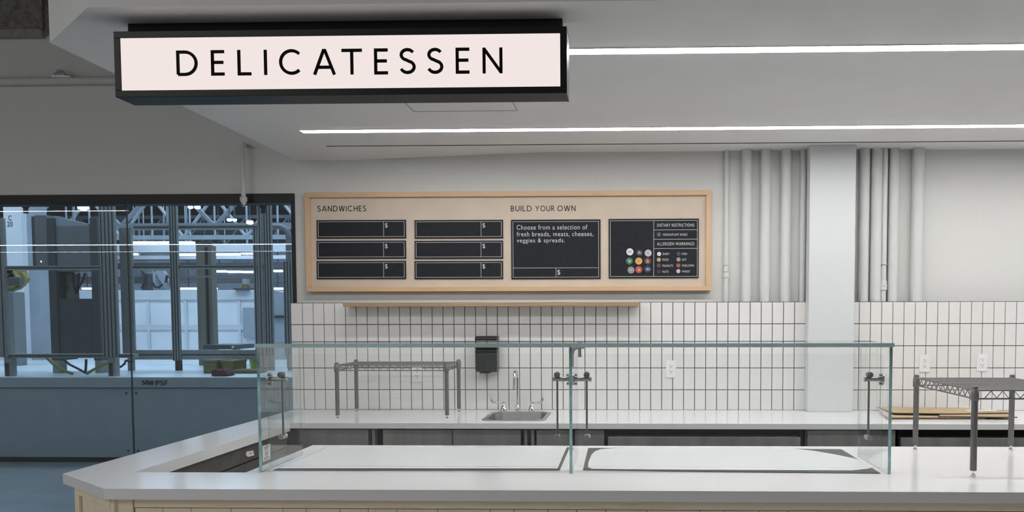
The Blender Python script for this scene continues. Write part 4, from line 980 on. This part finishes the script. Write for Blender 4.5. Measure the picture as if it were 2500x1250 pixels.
k = MB(); xx = PX(584, YE); k.box(xx-.04, xx+.04, YE+.2, YE+.28, zt, PZ(680, YE)); k.build('stand_post', 'fgrey', hs)

# two black cones hanging inside the window head
for u, lab in ((63, 'small black cone hanging behind the window head at the far left'), (643, 'small black cone hanging behind the window head near its right end')):
    Y = 5.75; p = on_y(u, 510, Y); o = thing('black_pendant', lab, 'lamp', p, 'black pendants behind the window head')
    k = MB(); k.lathe([(.012, -.035), (.020, -.03), (.016, 0), (.024, .012), (.026, .06)], p, 14); k.build('cone_body', 'black', o, smooth=True)
    k = MB(); k.cyl((p.x, p.y, p.z+.06), (p.x, p.y, 7.2), .006, 6); k.build('cord', 'black', o)
# hall shell
k = MB(); k.box(-75, 20, 58, 58.3, 0, 7.2); struct(k.build('wall_hall_far', 'ffar'))
k = MB(); k.box(-75, 20, YW+.26, 58, 7.2, 7.4); struct(k.build('ceiling_hall', 'fdark'))
k = MB(); k.box(-75.3, -75, YW+.26, 58, 0, 7.2); struct(k.build('wall_hall_left', 'ffar'))
k = MB(); k.box(5.8, 6, YW+.26, 58, 0, 7.2); struct(k.build('wall_hall_right', 'ffar'))
# roof trusses
def truss(Y, v_low, v_up, u0, u1, n, lab):
    zl_, zu = Z_(v_low, Y, 450), Z_(v_up, Y, 450); x0_, x1_ = X_(u0, Y), X_(u1, Y)
    o = thing('roof_truss', lab, 'truss', ((x0_+x1_)/2, Y, zl_), 'steel roof trusses in the hall')
    for zz_ in (zl_, zu):
        k = MB(); k.box(x0_, x1_, Y-.06, Y+.06, zz_-.07, zz_+.07); k.build('chord', 'fgrey', o)
    for i in range(n):
        a_, b2 = x0_+(x1_-x0_)*i/n, x0_+(x1_-x0_)*(i+1)/n; mid = (a_+b2)/2
        k = MB(); k.cyl((a_, Y, zl_), (mid, Y, zu), .05, 6); k.build('diagonal', 'fgrey', o)
        k = MB(); k.cyl((mid, Y, zu), (b2, Y, zl_), .05, 6); k.build('diagonal', 'fgrey', o)
        k = MB(); k.cyl((mid, Y, zl_), (mid, Y, zu), .03, 6); k.build('strut', 'fgrey', o)
truss(17, 553, 430, -150, 760, 4, 'nearest roof truss crossing the hall high behind the window')
truss(24, 580, 478, -150, 760, 6, 'middle roof truss in the hall behind the window')
truss(34, 598, 530, -150, 760, 9, 'farthest low roof truss in the hall behind the window')
# suspended walkway beams / ducts far off
for v0, v1, Y, mt, lab in ((598, 614, 26, 'fwhite', 'white overhead duct right below the upper row of hall lights'), (624, 633, 30, 'fwhite', 'white overhead duct below the second row of hall lights'), (642, 655, 36, 'fgrey', 'grey overhead duct at the level of the middle machine rail'), (675, 690, 40, 'fwhite', 'pale low duct far off in the hall just above the white enclosure')):
    k = MB(); k.box(-48, 5, Y, Y+.6, Z_(v1, Y, 400), Z_(v0, Y, 400)); 
    dct = thing('overhead_duct', lab, 'duct', (-6, Y, Z_(v1, Y, 400))); k.build('duct_run', mt, dct)
    k = MB()
    for i in range(12): xx = -46+i*4.4; k.cyl((xx, Y+.3, Z_(v0, Y, 400)), (xx, Y+.3, 7.2), .03, 6)
    k.build('hanger_rod', 'fgrey', dct)
# hall lights
ROW = {'top': ((57, 85, 594), (322, 381, 592), (386, 417, 592), (434, 473, 592)), 'second': ((322, 335, 620), (434, 483, 621), (515, 585, 620.5), (590, 621, 618)),
       'third': ((519, 554, 662), (557, 591, 663), (593, 621, 663.5), (669, 691, 661)), 'lowest': ((202, 225, 704), (239, 249, 704), (437, 484, 704), (518, 529, 704), (666, 691, 704))}
ORD = ['first', 'second', 'third', 'fourth', 'fifth']
for rn, ls in ROW.items():
    Y = {'top': 25.4, 'second': 29.4, 'third': 35.4, 'lowest': 39.4}[rn]
    for i, (u0, u1, v) in enumerate(ls):
        x0_, x1_ = X_(u0, Y, v), X_(u1, Y, v); zz_ = Z_(v, Y, (u0+u1)/2); hh = 3.0*Y/F
        o = thing('strip_light', 'lit strip light in the hall, %s from left in the %s row' % (ORD[i], rn), 'light', ((x0_+x1_)/2, Y, zz_), 'strip lights in the hall behind the glass')
        k = MB(); k.box(x0_, x1_, Y-.1, Y+.1, zz_-hh, zz_+hh*.6); k.build('lamp_tube', 'flamp', o, .01)
        k = MB(); k.box(x0_, x1_, Y-.14, Y+.14, zz_+hh*.62, zz_+hh); k.build('lamp_housing', 'fgrey', o)
        k = MB(); k.cyl(((x0_+x1_)/2, Y, zz_+hh), ((x0_+x1_)/2, Y, 7.2), .02, 6); k.build('hanger_rod', 'fgrey', o)
for u, v, r_, lab in ((203, 506, 12, 'big round lit bay lamp just under the window head, left pane'), (465, 506, 6, 'lit round bay lamp, left one of the pair under the window head'), (482, 506, 7, 'lit round bay lamp, right one of the pair under the window head'), (560, 537, 6, 'lit round bay lamp in the truss, left one of the second pair'), (573, 537, 5, 'lit round bay lamp in the truss, right one of the second pair'), (610, 543, 8, 'lit round bay lamp in the truss close to the right posts')):
    Y = 14.5; p = on_y(u, v, Y); R_ = r_*Y/F
    o = thing('bay_lamp', lab, 'lamp', p, 'round bay lamps in the hall')
    k = MB(); k.lathe([(R_*.5, -R_*.6), (R_, -R_*.3), (R_*1.02, R_*.1), (R_*.9, R_*.5)], p, 16); k.build('lamp_shade', 'flamp', o, smooth=True)
    k = MB(); k.lathe([(R_*.5, R_*.5), (R_*.3, R_*1.1)], p, 12); k.cyl((p.x, p.y, p.z+R_*1.1), (p.x, p.y, 7.2), .012, 6); k.build('lamp_hanger', 'cab_d', o)

# ------------------------------------------------------------------ lights
def area(name, loc, sx, sy, power, col, rot=(0, 0, 0)):
    l = bpy.data.lights.new(name, 'AREA'); l.shape = 'RECTANGLE'; l.size = sx; l.size_y = sy; l.energy = power; l.color = col
    o = bpy.data.objects.new(name, l); o.location = loc; o.rotation_euler = rot; COL.objects.link(o); return o
for nme, y, xx, ln, wd, pw in (('store_strip', -3.6, -15.5, 12, .08, 65), ('store_strip', -10.2, -8, 32, .19, 640), ('store_strip', -12.4, -8, 32, .08, 190)):
    area(nme, (xx, y, 3.6), ln, wd, pw, (.95, .97, 1))
area('store_fill', (-5.5, -1.5, 4.2), 5, 2.5, 150, (1, .98, .96))  # added unseen fill, brightens the upper left wall
area('hall_fill', (-6, 6.6, 5.2), 10, 1.2, 100, (.80, .90, 1), (math.radians(25), 0, 0)); area('hall_fill', (-6, 9.6, 6.3), 10, 1.5, 560, (.80, .90, 1), (math.radians(18), 0, 0)); area('hall_fill', (-8, 23, 7.0), 22, 14, 3600, (.78, .89, 1))  # added unseen fills, brighten the hall and its front-facing surfaces
area('far_wall_fill', (-24, 46, 4.6), 70, 1.5, 2300, (.78, .89, 1), (math.radians(90), 0, 0))  # added one-sided source, itself unseen, to lift the far wall
wd = bpy.data.worlds.new('world'); SC.world = wd; wd.use_nodes = True
wd.node_tree.nodes['Background'].inputs[0].default_value = (1, .975, .945, 1); wd.node_tree.nodes['Background'].inputs[1].default_value = .3
